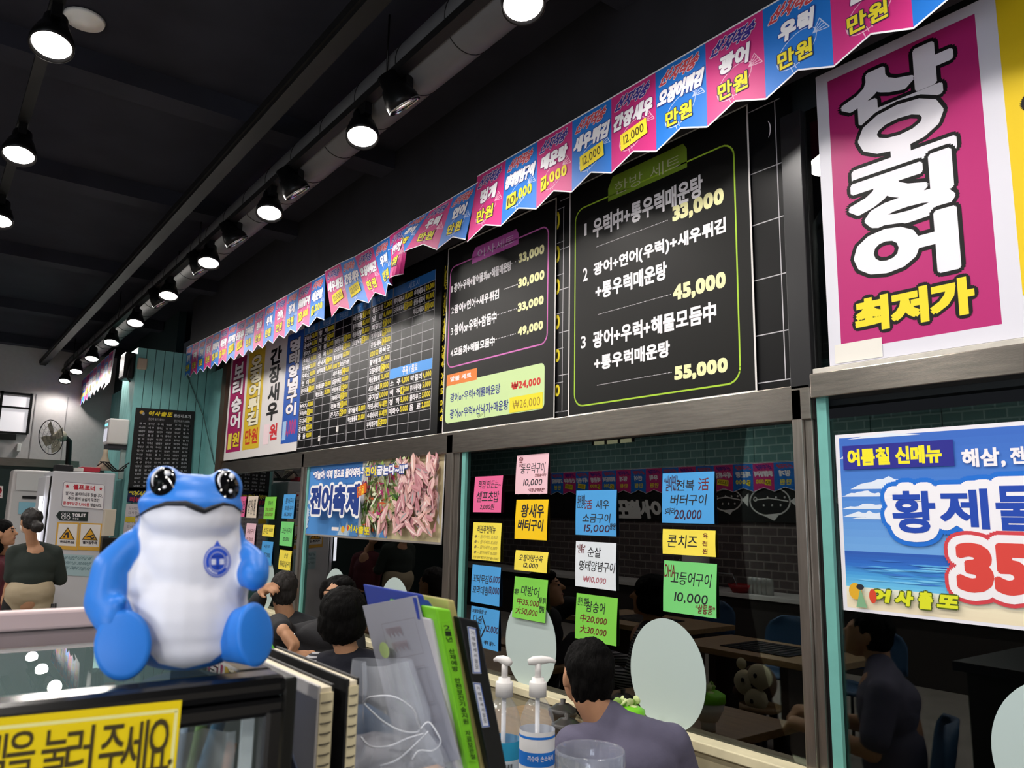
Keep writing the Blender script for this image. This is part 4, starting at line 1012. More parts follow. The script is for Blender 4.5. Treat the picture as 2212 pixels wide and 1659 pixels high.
def face(t, T, g):
    m = MB()
    for s in (-1, 1): m.ball(T @ g(s * .03, .079, .008), (.013, .006, .006), M('eye_dark', '17110f', .3), 10)
    m.build('eyes', t)
    m = MB()
    for s in (-1, 1): m.tube([T @ g(s * .015, .085, .03), T @ g(s * .045, .072, .032)], .004, HAIR, 6)
    m.build('eyebrows', t)
    m = MB(); m.tube([T @ g(-.022, .081, -.053), T @ g(0, .088, -.053), T @ g(.022, .081, -.053)], .0045, M('lips', '8f5048', .5), 6); m.build('mouth', t)
def hand(w, d, n, side, curl=.5):
    w, d, n = Vector(w), Vector(d).normalized(), Vector(n); n = (n - d * n.dot(d)).normalized(); l = d.cross(n) * side
    P_ = [('l', [w, w + d * .045, w + d * .085], [.026, .032, .03])]
    for k in (-1, 1): P_.append(('l', [w + d * .03 + l * .022 * k, w + d * .085 + l * .028 * k], [.018, .016]))
    for i, L in enumerate((.075, .085, .08, .062)):
        p = w + d * (.085 - .006 * abs(i - 1.2)) + l * (.033 - .022 * i); a = .15; pts = [p]
        for s_, fr in enumerate((.45, .32, .25)):
            a += curl * (.6 + .4 * s_); p = p + (d * math.cos(a) + n * math.sin(a)) * L * fr; pts.append(p)
        P_.append(('l', pts, [.0095, .009, .0085, .0075]))
    p = w + d * .025 + l * .03; q = p + (d * .6 + l * .55 + n * .35).normalized() * .04
    P_.append(('l', [p, q, q + (d * .8 + l * .1 + n * .5).normalized() * .03], [.013, .011, .009]))
    return P_

# 1. man in grey T-shirt, seated with his back to us
p = dep(1345, 1600, 2.27); T = frame((p.x, p.y, 0), (-.88, .47)) @ Matrix.Scale(.88, 4)
t = empty('person', (p.x, p.y, 0), 'seated man seen from behind in a greyish purple T-shirt, short black hair', 'person')
hl = T.inverted() @ dep(1264, 1458, 2.33)
hp, g, HR = headparts(hl, .18, -.25)
sh = hl.z - .172
body = hp + [('l', [hl + Vector((.0, -.045, -.06)), Vector((hl.x * .5, hl.y * .45 - .02, sh + .02)), (0, 0, sh - .05)], [.056, .058, .075]),
    ('l', [(0, -.06, .55), (0, -.03, sh - .2), (0, -.01, sh - .06)], [.13, .13, .11])]
for s in (-1, 1):
    body += [('l', [(s * .17, 0, sh - .03), (s * .235, .05, sh - .27), (s * .16, .30, .90)], [.05, .043, .03])] + hand((s * .16, .30, .90), (-s * .4, .9, .1), (0, 0, -1), s, .5)
    body += [('l', [(s * .09, -.05, .55), (s * .12, .38, .55), (s * .12, .40, .08)], [.08, .06, .042]), ('l', [(s * .12, .38, .05), (s * .12, .53, .03)], [.04, .03])]
blob('body', body, SKIN, .0085, t, 4, T=T)
TS = M('tshirt_grey_purple', '5d5a70', .85, bump=.25, bscale=35, noise=.06, nscale=8)
shirt = [('e', (0, -.035, sh - .32), (.18, .14, .22)), ('e', (0, -.02, sh - .125), (.19, .135, .17)), ('e', (0, -.055, sh - .085), (.15, .11, .10)), ('l', [(-.155, -.01, sh - .045), (0, -.02, sh - .012), (.155, -.01, sh - .045)], [.072, .085, .072]),
    ('l', [Vector((hl.x * .34, hl.y * .25 - .02, sh - .01)), Vector((hl.x * .42, hl.y * .42 - .025, sh + .035))], [.085, .07])]
for s in (-1, 1): shirt.append(('l', [(s * .165, -.005, sh - .04), (s * .232, .035, sh - .21)], [.07, .066]))
blob('tshirt', shirt, TS, .009, t, 8, T=T)
hair = [('e', g(0, -.022, .045), (.083, .098, .088), HR), ('e', g(0, -.058, .0), (.076, .062, .085), HR), ('e', g(0, -.058, -.05), (.052, .036, .05), HR), ('e', g(.03, -.06, -.08), (.018, .02, .03), HR), ('e', g(-.025, -.06, -.085), (.018, .02, .03), HR), ('e', g(0, -.03, .10), (.05, .06, .04), HR)]
blob('hair', hair, HAIR, .006, t, 3, post=strands, T=T)
blob('trousers', [('l', [(s * .085, -.06, .53), (s * .12, .37, .555), (s * .12, .40, .12)], [.098, .078, .06]) for s in (-1, 1)] + [('e', (0, -.06, .55), (.18, .13, .12))], M('denim_dark', '22252e', .8), .012, t, 5, T=T)

# 2. woman in a navy vest over striped sleeves, back to us
p = dep(762, 1440, 3.3); T = frame((p.x, p.y, 0), (-.80, .60))
t = empty('person', (p.x, p.y, 0), 'seated woman seen from behind, bobbed black hair, navy vest over striped sleeves', 'person')
hl = T.inverted() @ dep(742, 1330, 3.32); hp, g, HR = headparts(hl, .1, -.1); sh = hl.z - .172
body = hp + [('l', [hl + Vector((0, -.03, -.06)), (hl.x * .5, hl.y * .5 - .02, sh + .03), (0, 0, sh - .05)], [.048, .05, .07]), ('l', [(0, -.03, .5), (0, -.01, sh - .06)], [.12, .10])]
for s in (-1, 1):
    body += [('l', [(s * .155, 0, sh - .03), (s * .20, .06, sh - .26), (s * .14, .28, .78)], [.042, .036, .027])] + hand((s * .14, .28, .78), (-s * .3, .9, 0), (0, 0, -1), s, .5)
    body += [('l', [(s * .085, -.03, .48), (s * .1, .35, .48), (s * .1, .36, .08)], [.075, .055, .04])]
blob('body', body, SKIN, .0085, t, 4, T=T)
vest = [('e', (hl.x * .2, -.03, sh - .01), (.085, .075, .05)), ('e', (0, -.02, .63), (.165, .13, .22)), ('e', (0, -.02, sh - .14), (.165, .12, .16)), ('l', [(-.115, -.01, sh - .035), (0, -.02, sh - .02), (.115, -.01, sh - .035)], [.062, .07, .062])]
blob('vest', vest, M('vest_navy', '10121f', .9, bump=.2, bscale=60), .009, t, 8, T=T)
ST = bpy.data.materials.new('striped_cotton'); ST.use_nodes = True; nt = ST.node_tree; bs = nt.nodes['Principled BSDF']; bs.inputs['Roughness'].default_value = .85
tc = nt.nodes.new('ShaderNodeTexCoord'); wv = nt.nodes.new('ShaderNodeTexWave'); wv.bands_direction = 'Z'; wv.inputs['Scale'].default_value = 22; wv.inputs['Distortion'].default_value = .3; rp = nt.nodes.new('ShaderNodeValToRGB')
rp.color_ramp.elements[0].position = .45; rp.color_ramp.elements[1].position = .55; rp.color_ramp.elements[0].color = (*lin('23232c'), 1); rp.color_ramp.elements[1].color = (*lin('a9a8ac'), 1)
nt.links.new(tc.outputs['Object'], wv.inputs['Vector']); nt.links.new(wv.outputs['Fac'], rp.inputs[0]); nt.links.new(rp.outputs[0], bs.inputs['Base Color'])
for s in (-1, 1): blob('striped_sleeve', [('l', [(s * .155, -.005, sh - .04), (s * .215, .05, sh - .26), (s * .15, .24, .80)], [.062, .056, .045])], ST, .009, t, 4, T=T)
hair = [('e', g(0, -.022, .035), (.099, .112, .094), HR), ('e', g(0, -.05, -.02), (.104, .08, .09), HR), ('e', g(0, -.055, -.06), (.075, .05, .05), HR)] + [('e', g(s * .07, .0, -.03), (.026, .06, .065), HR) for s in (-1, 1)]
blob('hair', hair, HAIR, .007, t, 3, post=strands, T=T)
blob('trousers', [('l', [(s * .08, -.04, .47), (s * .1, .34, .49), (s * .1, .36, .1)], [.095, .075, .06]) for s in (-1, 1)], M('denim_dark', '22252e'), .012, t, 5, T=T)

# 3. man across the table, arm bent out, chopsticks in hand
p = dep(685, 1440, 3.95); T = frame((p.x, p.y, 0), (.78, -.62))
t = empty('person', (p.x, p.y, 0), 'man in a black shirt facing us behind the woman, elbow out, holding a chopstick', 'person')
hl = T.inverted() @ dep(728, 1296, 3.95); hp, g, HR = headparts(hl, -.1, -.3); sh = hl.z - .162
sr = Vector((.18, 0, sh - .03)); el = T.inverted() @ dep(600, 1352, 3.85); wr = T.inverted() @ dep(612, 1362, 3.68); tip = T.inverted() @ dep(634, 1392, 3.66)
body = hp + [('l', [hl + Vector((0, -.03, -.06)), (hl.x * .5, hl.y * .4, sh + .02), (0, 0, sh - .05)], [.054, .056, .075]), ('l', [(0, -.03, .5), (0, -.01, sh - .06)], [.13, .11]),
    ('l', [sr, el, wr], [.048, .04, .03])] + hand(wr, tip - wr, Vector((-.4, .2, -1)), 1, .75)
w2 = T.inverted() @ dep(672, 1418, 3.72)
body += [('l', [(-.18, 0, sh - .03), (-.22, .1, sh - .3), w2], [.048, .04, .03])] + hand(w2, T.inverted() @ dep(640, 1420, 3.66) - w2, Vector((0, 0, -1)), -1, .5)
for s in (-1, 1): body += [('l', [(s * .09, -.03, .48), (s * .11, .35, .48), (s * .11, .36, .08)], [.08, .06, .042])]
blob('body', body, SKIN, .0065, t, 3, T=T)
BSH = M('shirt_black', '1b1b1f', .85, bump=.25, bscale=30)
blob('shirt', [('e', (hl.x * .25, .035, sh - .03), (.13, .10, .085)), ('e', (0, .05, sh - .12), (.15, .09, .10)), ('e', (0, -.02, .63), (.185, .14, .22)), ('e', (0, -.02, sh - .15), (.19, .135, .17)), ('l', [(-.14, -.01, sh - .04), (0, -.02, sh - .015), (.14, -.01, sh - .04)], [.068, .078, .068]),
    ('l', [sr + Vector((-.01, 0, -.01)), el, el.lerp(wr, .75)], [.07, .062, .048]), ('l', [(-.17, 0, sh - .04), (-.225, .1, sh - .3), Vector((-.22, .1, sh - .3)).lerp(w2, .8)], [.07, .06, .045])], BSH, .009, t, 6, T=T)
blob('hair', [('e', g(0, -.025, .05), (.086, .095, .082), HR), ('e', g(0, -.05, 0), (.08, .06, .08), HR), ('e', g(-.045, .045, .075), (.045, .04, .03), HR), ('e', g(.062, .02, .04), (.025, .05, .06), HR)], HAIR, .007, t, 3, post=strands, T=T)
face(t, T, g)
blob('trousers', [('l', [(s * .08, -.04, .47), (s * .11, .34, .49), (s * .11, .36, .1)], [.095, .075, .06]) for s in (-1, 1)], M('denim_dark', '22252e'), .012, t, 5, T=T)
m = MB(); q = T @ (wr + (tip - wr) * 1.0); m.tube([q + Vector((0, 0, .05)), q + Vector((.01, .0, -.18))], .003, CHR, 6)
tag(m.build('chopstick'), 'thin steel chopstick in the hand of the man in black', 'chopstick')

# 4. grey haired man further along, back to us
p = dep(634, 1345, 4.9); T = frame((p.x, p.y, 0), (-.84, .54))
t = empty('person', (p.x, p.y, 0), 'man with greying hair and a black jacket, back to us, nearest the pillar', 'person')
hl = T.inverted() @ dep(613, 1276, 4.9); hp, g, HR = headparts(hl, .25, -.2); sh = hl.z - .21
wr = T.inverted() @ dep(568, 1278, 4.8); el = T.inverted() @ dep(540, 1330, 4.8)
body = hp + [('l', [hl + Vector((0, -.035, -.06)), (hl.x * .5, hl.y * .5 - .02, sh + .03), (0, 0, sh - .05)], [.056, .058, .08]), ('l', [(0, -.03, .5), (0, -.01, sh - .06)], [.13, .12]),
    ('l', [(-.18, 0, sh - .03), el, wr], [.048, .04, .03])] + hand(wr, T.inverted() @ dep(582, 1268, 4.75) - wr, Vector((.6, 0, -.6)), -1, .5) + [('l', [(.18, 0, sh - .03), (.24, .05, sh - .28), (.15, .28, .78)], [.048, .04, .03])] + hand((.15, .28, .78), (-.3, .9, 0), (0, 0, -1), 1, .5)
for s in (-1, 1): body += [('l', [(s * .09, -.03, .48), (s * .11, .35, .48), (s * .11, .36, .08)], [.08, .06, .042])]
blob('body', body, SKIN, .009, t, 3, T=T)
blob('jacket', [('e', (0, -.03, .63), (.21, .16, .22)), ('e', (0, -.02, sh - .15), (.215, .15, .18)), ('l', [(-.15, -.01, sh - .035), (0, -.02, sh), (.15, -.01, sh - .035)], [.075, .09, .075]), ('l', [(-.17, 0, sh - .04), el, el.lerp(wr, .7)], [.075, .065, .05]), ('l', [(.17, 0, sh - .04), (.25, .05, sh - .28), (.17, .24, .80)], [.075, .065, .05])], M('jacket_black', '15161b', .7, bump=.25, bscale=25), .01, t, 6, T=T)
blob('hair', [('e', g(0, -.022, .045), (.083, .098, .088), HR), ('e', g(0, -.058, .0), (.076, .062, .085), HR), ('e', g(0, -.058, -.05), (.052, .036, .05), HR), ('e', g(.03, -.06, -.08), (.018, .02, .03), HR), ('e', g(-.025, -.06, -.085), (.018, .02, .03), HR)], HAIRG, .007, t, 3, post=strands, T=T)
blob('trousers', [('l', [(s * .08, -.04, .47), (s * .11, .34, .49), (s * .11, .36, .1)], [.095, .075, .06]) for s in (-1, 1)], M('denim_dark', '22252e'), .012, t, 5, T=T)

# 5. woman walking away down the aisle
p = dep(62, 1300, 6.15); T = frame((p.x, p.y, 0), (-.93, .05)) @ Matrix.Scale(.86, 4)
t = empty('person', (p.x, p.y, 0), 'woman walking up the aisle, dark green top, beige trousers, hair in a bun', 'person')
hl = T.inverted() @ dep(66, 1127, 6.15); hp, g, HR = headparts(hl, .25, 0); sh = hl.z - .235
el = T.inverted() @ dep(25, 1236, 6.1); wr = T.inverted() @ dep(12, 1283, 6.1)
hip = sh - .45
body = hp + [('l', [hl + Vector((0, -.025, -.06)), (hl.x * .5, hl.y * .5 - .01, sh + .05), (0, 0, sh - .03)], [.048, .048, .07]), ('l', [(0, 0, hip), (0, 0, hip + .2), (0, -.01, sh - .06)], [.14, .11, .11]),
    ('l', [(-.165, 0, sh - .03), el, wr], [.045, .037, .026])] + hand(wr, Vector((0, .05, -1)), Vector((.7, .5, 0)), -1, .3) + [('l', [(.165, 0, sh - .03), (.23, .05, sh - .3), (.12, .28, sh - .3)], [.045, .037, .026])] + hand((.12, .28, sh - .3), (-.3, .9, 0), (0, 0, -1), 1, .6)
body += [('l', [(-.085, 0, hip), (-.1, .2, .46), (-.1, .12, .09)], [.09, .06, .04]), ('l', [(.085, 0, hip), (.09, -.04, .46), (.09, -.26, .12)], [.09, .06, .04]), ('l', [(-.1, .1, .05), (-.1, .25, .03)], [.04, .03]), ('l', [(.09, -.28, .10), (.09, -.18, .03)], [.04, .03])]
blob('body', body, SKIN, .0095, t, 3, T=T)
blob('top', [('e', (0, -.005, sh - .27), (.18, .14, .17)), ('e', (0, -.01, sh - .16), (.19, .135, .18)), ('l', [(-.13, -.0, sh - .04), (0, -.01, sh - .01), (.13, -.0, sh - .04)], [.068, .075, .068]), ('l', [(-.16, 0, sh - .05), el, el.lerp(wr, .25)], [.072, .06, .055]), ('l', [(.16, 0, sh - .05), (.24, .05, sh - .3), (.2, .14, sh - .3)], [.072, .06, .055])], M('top_dark_green', '272f2b', .9, bump=.3, bscale=20), .01, t, 6, T=T)
blob('trousers', [('l', [(-.065, -.02, hip + .05), (.065, -.02, hip + .05)], [.14, .14]), ('l', [(-.085, 0, hip), (-.1, .2, .46), (-.1, .12, .14)], [.115, .09, .075]), ('l', [(.085, 0, hip), (.09, -.04, .46), (.09, -.25, .17)], [.115, .09, .075])], M('trousers_beige', 'a8997f', .85, bump=.2, bscale=15), .011, t, 6, T=T)
blob('hair', [('e', g(0, -.022, .04), (.086, .102, .088), HR), ('e', g(0, -.05, 0), (.08, .07, .075), HR), ('e', g(.02, -.13, -.045), (.055, .052, .052), HR)], M('hair_brown_black', '171211', .5, bump=.4, bscale=60), .008, t, 3, post=strands, T=T)
face(t, T, g)
m = MB(); w = T @ g(0, .1, -.05); m.ball(w, (.045, .045, .05), M('mask_white', 'c9bdb4', .8)); m.build('face_mask', t)
m = MB(); m.tube([T @ Vector((x, -.16, z)) for x, z in ((.19, sh - .5), (.2, sh - .7), (.19, sh - .86))], .02, BLK); m.build('apron_tie', t)
blob('apron', [('e', (-.02, .13, hip - .05), (.19, .05, .28)), ('e', (-.14, .02, hip - .1), (.07, .1, .22))], M('apron_black', '131315', .85), .011, t, 5, T=T)

# 6. person in red at the picture edge
p = dep(-6, 1300, 6.8); T = frame((p.x, p.y, 0), (.35, .9))
t = empty('person', (p.x, p.y, 0), 'person in a maroon top with black hair, mostly cut off by the edge', 'person')
hl = T.inverted() @ dep(8, 1152, 6.8); hp, g, HR = headparts(hl, 0, -.15); sh = hl.z - .235; hip = sh - .47
body = hp + [('l', [hl + Vector((0, -.025, -.06)), (0, hl.y * .5, sh + .05), (0, 0, sh - .03)], [.05, .05, .07]), ('l', [(0, 0, hip), (0, 0, sh - .06)], [.14, .11])]
for s in (-1, 1): body += [('l', [(s * .165, 0, sh - .03), (s * .22, .0, sh - .3), (s * .2, .12, sh - .5)], [.045, .037, .026])] + hand((s * .2, .12, sh - .5), (0, .4, -1), (-s, 0, 0), s, .4) + [('l', [(s * .09, 0, hip), (s * .1, .02, .46), (s * .1, 0, .06)], [.09, .06, .04]), ('l', [(s * .1, 0, .04), (s * .1, .16, .03)], [.04, .03])]
blob('body', body, SKIN, .0095, t, 3, T=T)
blob('top', [('e', (0, 0, sh - .3), (.19, .14, .24)), ('e', (0, -.01, sh - .16), (.19, .135, .18)), ('l', [(-.13, 0, sh - .04), (0, 0, sh - .01), (.13, 0, sh - .04)], [.068, .075, .068])] + [('l', [(s * .16, 0, sh - .05), (s * .225, 0, sh - .3), (s * .21, .1, sh - .46)], [.072, .06, .05]) for s in (-1, 1)], M('top_maroon', '55202a', .85, bump=.2, bscale=20), .01, t, 6, T=T)
blob('trousers', [('e', (0, 0, hip + .02), (.18, .14, .13))] + [('l', [(s * .09, 0, hip), (s * .1, .02, .46), (s * .1, 0, .1)], [.11, .085, .07]) for s in (-1, 1)], M('denim_dark', '22252e'), .012, t, 5, T=T)
blob('hair', [('e', g(0, -.025, .042), (.086, .10, .086), HR), ('e', g(0, -.055, -.02), (.083, .06, .1), HR), ('e', g(0, -.05, -.1), (.07, .05, .07), HR)], HAIR, .008, t, 3, post=strands, T=T)
face(t, T, g)

# ------------------------------------------------------------------ tables, chairs and dishes by the window
WOOD = M('table_wood', '8f7350', .45, noise=.2, nscale=6, stretch=(1, 8, 8))
BLUE = M('chair_blue', '274a6c', .55)
def table(x0, x1, y0, y1, label, group=None, z=.75):
    t = empty('dining_table', ((x0 + x1) / 2, (y0 + y1) / 2, 0), label, 'table', group)
    MB().box((x0, y0, z - .035), (x1, y1, z), WOOD).build('tabletop', t, .004)
    for x in (x0 + .05, x1 - .05):
        for y in (y0 + .05, y1 - .05): MB().box((x - .022, y - .022, 0), (x + .022, y + .022, z - .035), BLK).build('leg', t)
    return t
def chair(loc, f, label, group='blue chairs'):
    T = frame((loc[0], loc[1], 0), f); t = empty('dining_chair', (loc[0], loc[1], 0), label, 'chair', group)
    m = MB(); vs = []
    n = 12
    def shell(zs, fn, name):
        m = MB(); v = []; fs = []
        for j, z in enumerate(zs):
            for i in range(n + 1): v.append(T @ Vector(fn(i / n * 2 - 1, j / (len(zs) - 1), z)))
        for j in range(len(zs) - 1):
            for i in range(n): a = j * (n + 1) + i; fs.append((a, a + 1, a + n + 2, a + n + 1))
        m.add(v, fs, BLUE, True); o = m.build(name, t); md = o.modifiers.new('s', 'SOLIDIFY'); md.thickness = .018; return o
    shell([.46] * 5, lambda u, v, z: (u * .22, -.2 + .42 * v, .46 + .012 * u * u), 'seat')
    shell([.56 + .05 * k for k in range(7)], lambda u, v, z: (u * .22 * math.sqrt(max(.05, 1 - max(0, v - .55) ** 2 * 4)), -.21 - .05 * v + .05 * u * u, z), 'backrest')
    for s in (-1, 1):
        for y in (-.18, .18): m = MB(); m.tube([T @ Vector((s * .17, y * .8, .45)), T @ Vector((s * .2, y * 1.1, 0))], .012, BLK, 8); m.build('leg', t)
    return t
table(-2.95, -2.05, 1.80, 2.36, 'wooden table in front of the man in grey, against the window kerb')
table(-4.35, -3.55, 1.72, 2.36, 'wooden table between the couple, against the window kerb')
table(-5.95, -5.15, 1.72, 2.36, 'wooden table in front of the grey haired man, against the window kerb')
chair(dep(1355, 1700, 2.24)[:2], (-.88, .47), 'blue chair under the man in grey'); chair(dep(765, 1500, 3.28)[:2], (-.8, .6), 'blue chair under the woman in the navy vest')
q = dep(632, 1420, 4.25); chair(q[:2], (-.55, .83), 'blue chair with rounded back, nearer of two beside the man in black'); q = dep(612, 1420, 4.75); chair(q[:2], (-.55, .83), 'blue chair with rounded back, further of two beside the man in black')
q = onY(1352, 1530, 2.22)
t = empty('salad_bowl', (q.x, q.y, .752), 'white bowl with bright green rim and heaped leaves, by the man in grey', 'bowl')
zb = q.z - .03
m = MB(); m.lathe([(.0, zb - .752 - .075), (.04, zb - .752 - .075), (.062, zb - .752 - .03), (.07, zb - .752), (.066, zb - .752), (.055, zb - .752 - .03), (0, zb - .752 - .06)], (q.x, q.y, .752), WHT, 24); m.build('bowl', t)
m = MB(); m.lathe([(.073, 0), (.071, .028), (.05, .04), (0, .045)], (q.x, q.y, zb - .002), M('green_liner', '7ad126', .4), 24); m.build('green_rim', t)
m = MB(); rr = random.Random(9)
for k in range(26): a = rr.random() * 6.28; r = .045 * rr.random(); c = Vector((q.x + r * math.cos(a), q.y + r * math.sin(a), zb + .035 + .025 * rr.random())); m.ball(c, (.012 + .012 * rr.random(), .006, .016), M('leaf_pale', 'c9d69a', .6) if k % 3 else M('leaf_green', '8fb45a', .6), 8, Matrix.Rotation(rr.random() * 3, 3, 'Z') @ Matrix.Rotation(rr.random() * 2, 3, 'X'))
o = m.build('salad', t); o['kind'] = 'stuff'
m = MB(); m.lathe([(.0, 0), (.028, 0), (.03, .3 * (zb - .752) ), (.028, zb - .752 - .07), (0, zb - .752 - .07)], (q.x, q.y, .752), WHT, 16); m.build('stand', t)
for px, py, l in ((1225, 1583, 'dark small pot near the elbow of the man in grey'), (1222, 1548, 'dark lidded pot by the window kerb in front of the man in grey')):
    q = onZ(px, py, .77); m = MB(); m.lathe([(0, 0), (.045, 0), (.06, .03), (.062, .05), (.05, .055), (.03, .07), (.01, .075), (.012, .09), (0, .092)], (q.x, min(q.y, 2.28), .752), M('pot_dark', '2b2826', .35), 22); tag(m.build('stone_pot'), l, 'pot', 'pots on the table')
q = dep(588, 1400, 4.2); m = MB(); m.lathe([(0, 0), (.03, 0), (.03, .12), (.014, .16), (.014, .2), (0, .2)], (q.x, q.y, q.z - .11), M('bottle_green', '6fd02c', .3), 16); tag(m.build('green_bottle'), 'bright green bottle seen just past the figurine foot', 'bottle')
table(q.x - .3, q.x + .06, q.y - .5, q.y + .06, 'wooden aisle table under the bright green bottle', z=q.z - .112)
# ------------------------------------------------------------------ near counter, display case, figurine
CX, CZ, CYR = -.60, 1.478, .2425
struct_top = 1.03
t = empty('service_counter', (-.95, .5, 0), 'dark service counter in front of the lens carrying the case and files', 'counter')
MB().box((-1.62, -.6, .99), (-.22, 1.32, 1.03), M('counter_laminate', '2c2d30', .3)).build('counter_top', t, .004)
MB().box((-1.58, -.56, 0), (-.26, 1.28, .99), M('counter_front', '3a3836', .6)).build('counter_base', t)
CGL = glass_mat('case_glass', 'f4f7f7', 1.0, True)
BF = M('frame_gloss_black', '0b0b0c', .18, spec=.6)
t = empty('display_case', (-.68, -.05, 1.03), 'black framed glass display case with a yellow sign on its front', 'display case')
XB2 = -.93
m = MB(); m.box((CX - .028, -.45, 1.462), (CX + .004, CYR, CZ), BF); m.build('front_rim', t, .006)
m = MB(); m.box((XB2, CYR - .030, 1.462), (CX - .028, CYR, CZ), BF); m.build('side_rim', t, .004)
m = MB(); m.box((XB2 - .02, -.45, 1.478), (XB2, CYR - .01, 1.497), M('rail_pale_pink', 'c4aeb0', .5)); m.build('back_rail', t, .003)
m = MB(); m.box((XB2 - .018, -.45, 1.462), (XB2 - .002, CYR, 1.478), M('rail_dark', '4a4244', .5)); m.build('back_rim', t, .002)
LIDM = glass_mat('lid_glass', 'eef2f2', .9, True)
m = MB(); m.box((XB2, -.45, 1.472), (CX - .028, CYR - .030, 1.4775), LIDM); m.build('lid_glass', t)
m = MB(); m.box((CX - .012, -.45, 1.448), (CX + .002, CYR, 1.462), BF); m.build('top_rail', t, .004)
m = MB(); m.box((CX - .014, CYR - .016, 1.03), (CX + .003, CYR, 1.455), BF); m.build('corner_post', t, .004)
m = MB(); m.box((CX - .014, -.45, 1.03), (CX + .003, CYR, 1.06), BF); m.build('bottom_rail', t, .003)
m = MB(); m.box((XB2, CYR, 1.03), (CX - .006, CYR + .012, 1.474), M('side_panel_black', '0c0f0e', .35)); m.build('side_panel', t, .003)
m = MB(); m.box((XB2, -.45, 1.03), (XB2 + .004, CYR, 1.462), M('case_back_pale', 'a9b8b4', .4)); m.build('back_panel', t)
m = MB(); m.box((CX - .004, -.44, 1.05), (CX - .001, CYR - .012, 1.45), CGL); m.build('glass_front', t)
m = MB(); m.box((CX - .02, CYR - .026, 1.06), (CX - .016, CYR - .017, 1.447), M('strip_white', 'd9dde0', .4)); m.build('corner_strip', t)
m = MB(); m.box((XB2 + .01, -.43, 1.035), (CX - .02, CYR - .03, 1.042), M('liner_pale', 'b4c2be', .5)); m.build('case_floor', t)
# the yellow sign, its lower half out of the picture
SX = CX + .0045
Y0, Y1 = onX(-160, 1560, SX).y, onX(389, 1560, SX).y
zt1 = onX(389, 1513, SX).z; zt0 = zt1 - .0
S = Sheet((SX, Y0, zt1 + .003), (SX, Y1, zt1), (SX, Y1 - .001, 1.33), (SX, Y0, 1.33), gloss('f2d616'), rng=(Y0, Y1, zt1, 1.33), thick=.0008)
S.line([(Y0, zt1 - .0055), (Y1 - .003, zt1 - .0065), (Y1 - .003, 1.33)], .0022, ink('f3eda0'))
def yz(px, py): p = onX(px, py, SX); return p.y, p.z
SI = ink('463c22')
for ch, a, b in (('벨', (-45, 1600), (8, 1690)), ('을', (20, 1590), (68, 1686)), ('눌', (95, 1585), (140, 1680)), ('러', (148, 1576), (194, 1678)), ('주', (220, 1572), (262, 1674)), ('세', (268, 1563), (312, 1668)), ('요', (322, 1557), (362, 1664)), ('.', (364, 1640), (370, 1650))):
    p = yz(*a); q = yz(*b); S.text(ch, p[0], p[1], q[0], q[1], SI, .0, .0006)
tag(S.build('yellow_sign'), 'yellow sign with brown lettering stuck on the front of the black case', 'sign')
# sticks and sachets in the case
rr = random.Random(21)
SC = [M('stick_' + h, h, .4) for h in ('d8b62c', 'b5342c', '2f7fae', 'd8d2c8', '6f9a4a', 'c9772c', '8a9ab0')]
for k in range(26):
    y = .10 + .11 * rr.random(); x = -.63 - .13 * rr.random(); L = .30 + .06 * rr.random(); z0 = 1.452 - L - .05 * rr.random() ** 2; an = rr.uniform(-.28, .28)
    y0 = min(max(y - math.sin(an) * L * .7, .06), .21); y1 = min(max(y + math.sin(an) * L * .3, .06), .215)
    m = MB(); m.tube([(x, y0, z0), (x + rr.uniform(-.01, .01), y1, z0 + L * math.cos(an))], .0035 + .002 * rr.random(), SC[k % 7], 7)
    tag(m.build('candy_stick'), 'thin coloured stick in the glass case', 'stick', 'sticks in the glass case')
def film(name, body, rough, fr=.35):
    m = bpy.data.materials.new(name); m.use_nodes = True; nt = m.node_tree
    for n in list(nt.nodes): nt.nodes.remove(n)
    o_ = nt.nodes.new('ShaderNodeOutputMaterial'); mx = nt.nodes.new('ShaderNodeMixShader'); m2 = nt.nodes.new('ShaderNodeMixShader'); tr = nt.nodes.new('ShaderNodeBsdfTransparent'); df = nt.nodes.new('ShaderNodeBsdfDiffuse'); gs = nt.nodes.new('ShaderNodeBsdfGlossy'); lw = nt.nodes.new('ShaderNodeLayerWeight'); mu = nt.nodes.new('ShaderNodeMath'); mu.operation = 'MULTIPLY'; mu.inputs[1].default_value = .6
    tr.inputs[0].default_value = (.95, .97, 1, 1); df.inputs[0].default_value = (.74, .77, .84, 1); gs.inputs['Roughness'].default_value = rough; lw.inputs[0].default_value = fr
    mx.inputs[0].default_value = body; nt.links.new(tr.outputs[0], mx.inputs[1]); nt.links.new(df.outputs[0], mx.inputs[2]); ge = nt.nodes.new('ShaderNodeNewGeometry'); iv = nt.nodes.new('ShaderNodeMath'); iv.operation = 'SUBTRACT'; iv.inputs[0].default_value = 1; m3 = nt.nodes.new('ShaderNodeMath'); m3.operation = 'MULTIPLY'; nt.links.new(ge.outputs['Backfacing'], iv.inputs[1]); nt.links.new(iv.outputs[0], m3.inputs[0]); nt.links.new(lw.outputs['Fresnel'], m3.inputs[1]); nt.links.new(m3.outputs[0], mu.inputs[0]); nt.links.new(mu.outputs[0], m2.inputs[0]); nt.links.new(mx.outputs[0], m2.inputs[1]); nt.links.new(gs.outputs[0], m2.inputs[2]); nt.links.new(m2.outputs[0], o_.inputs[0])
    return m
BAGM = film('clear_film', .30, .12); SACH = film('sachet_film', .42, .12)
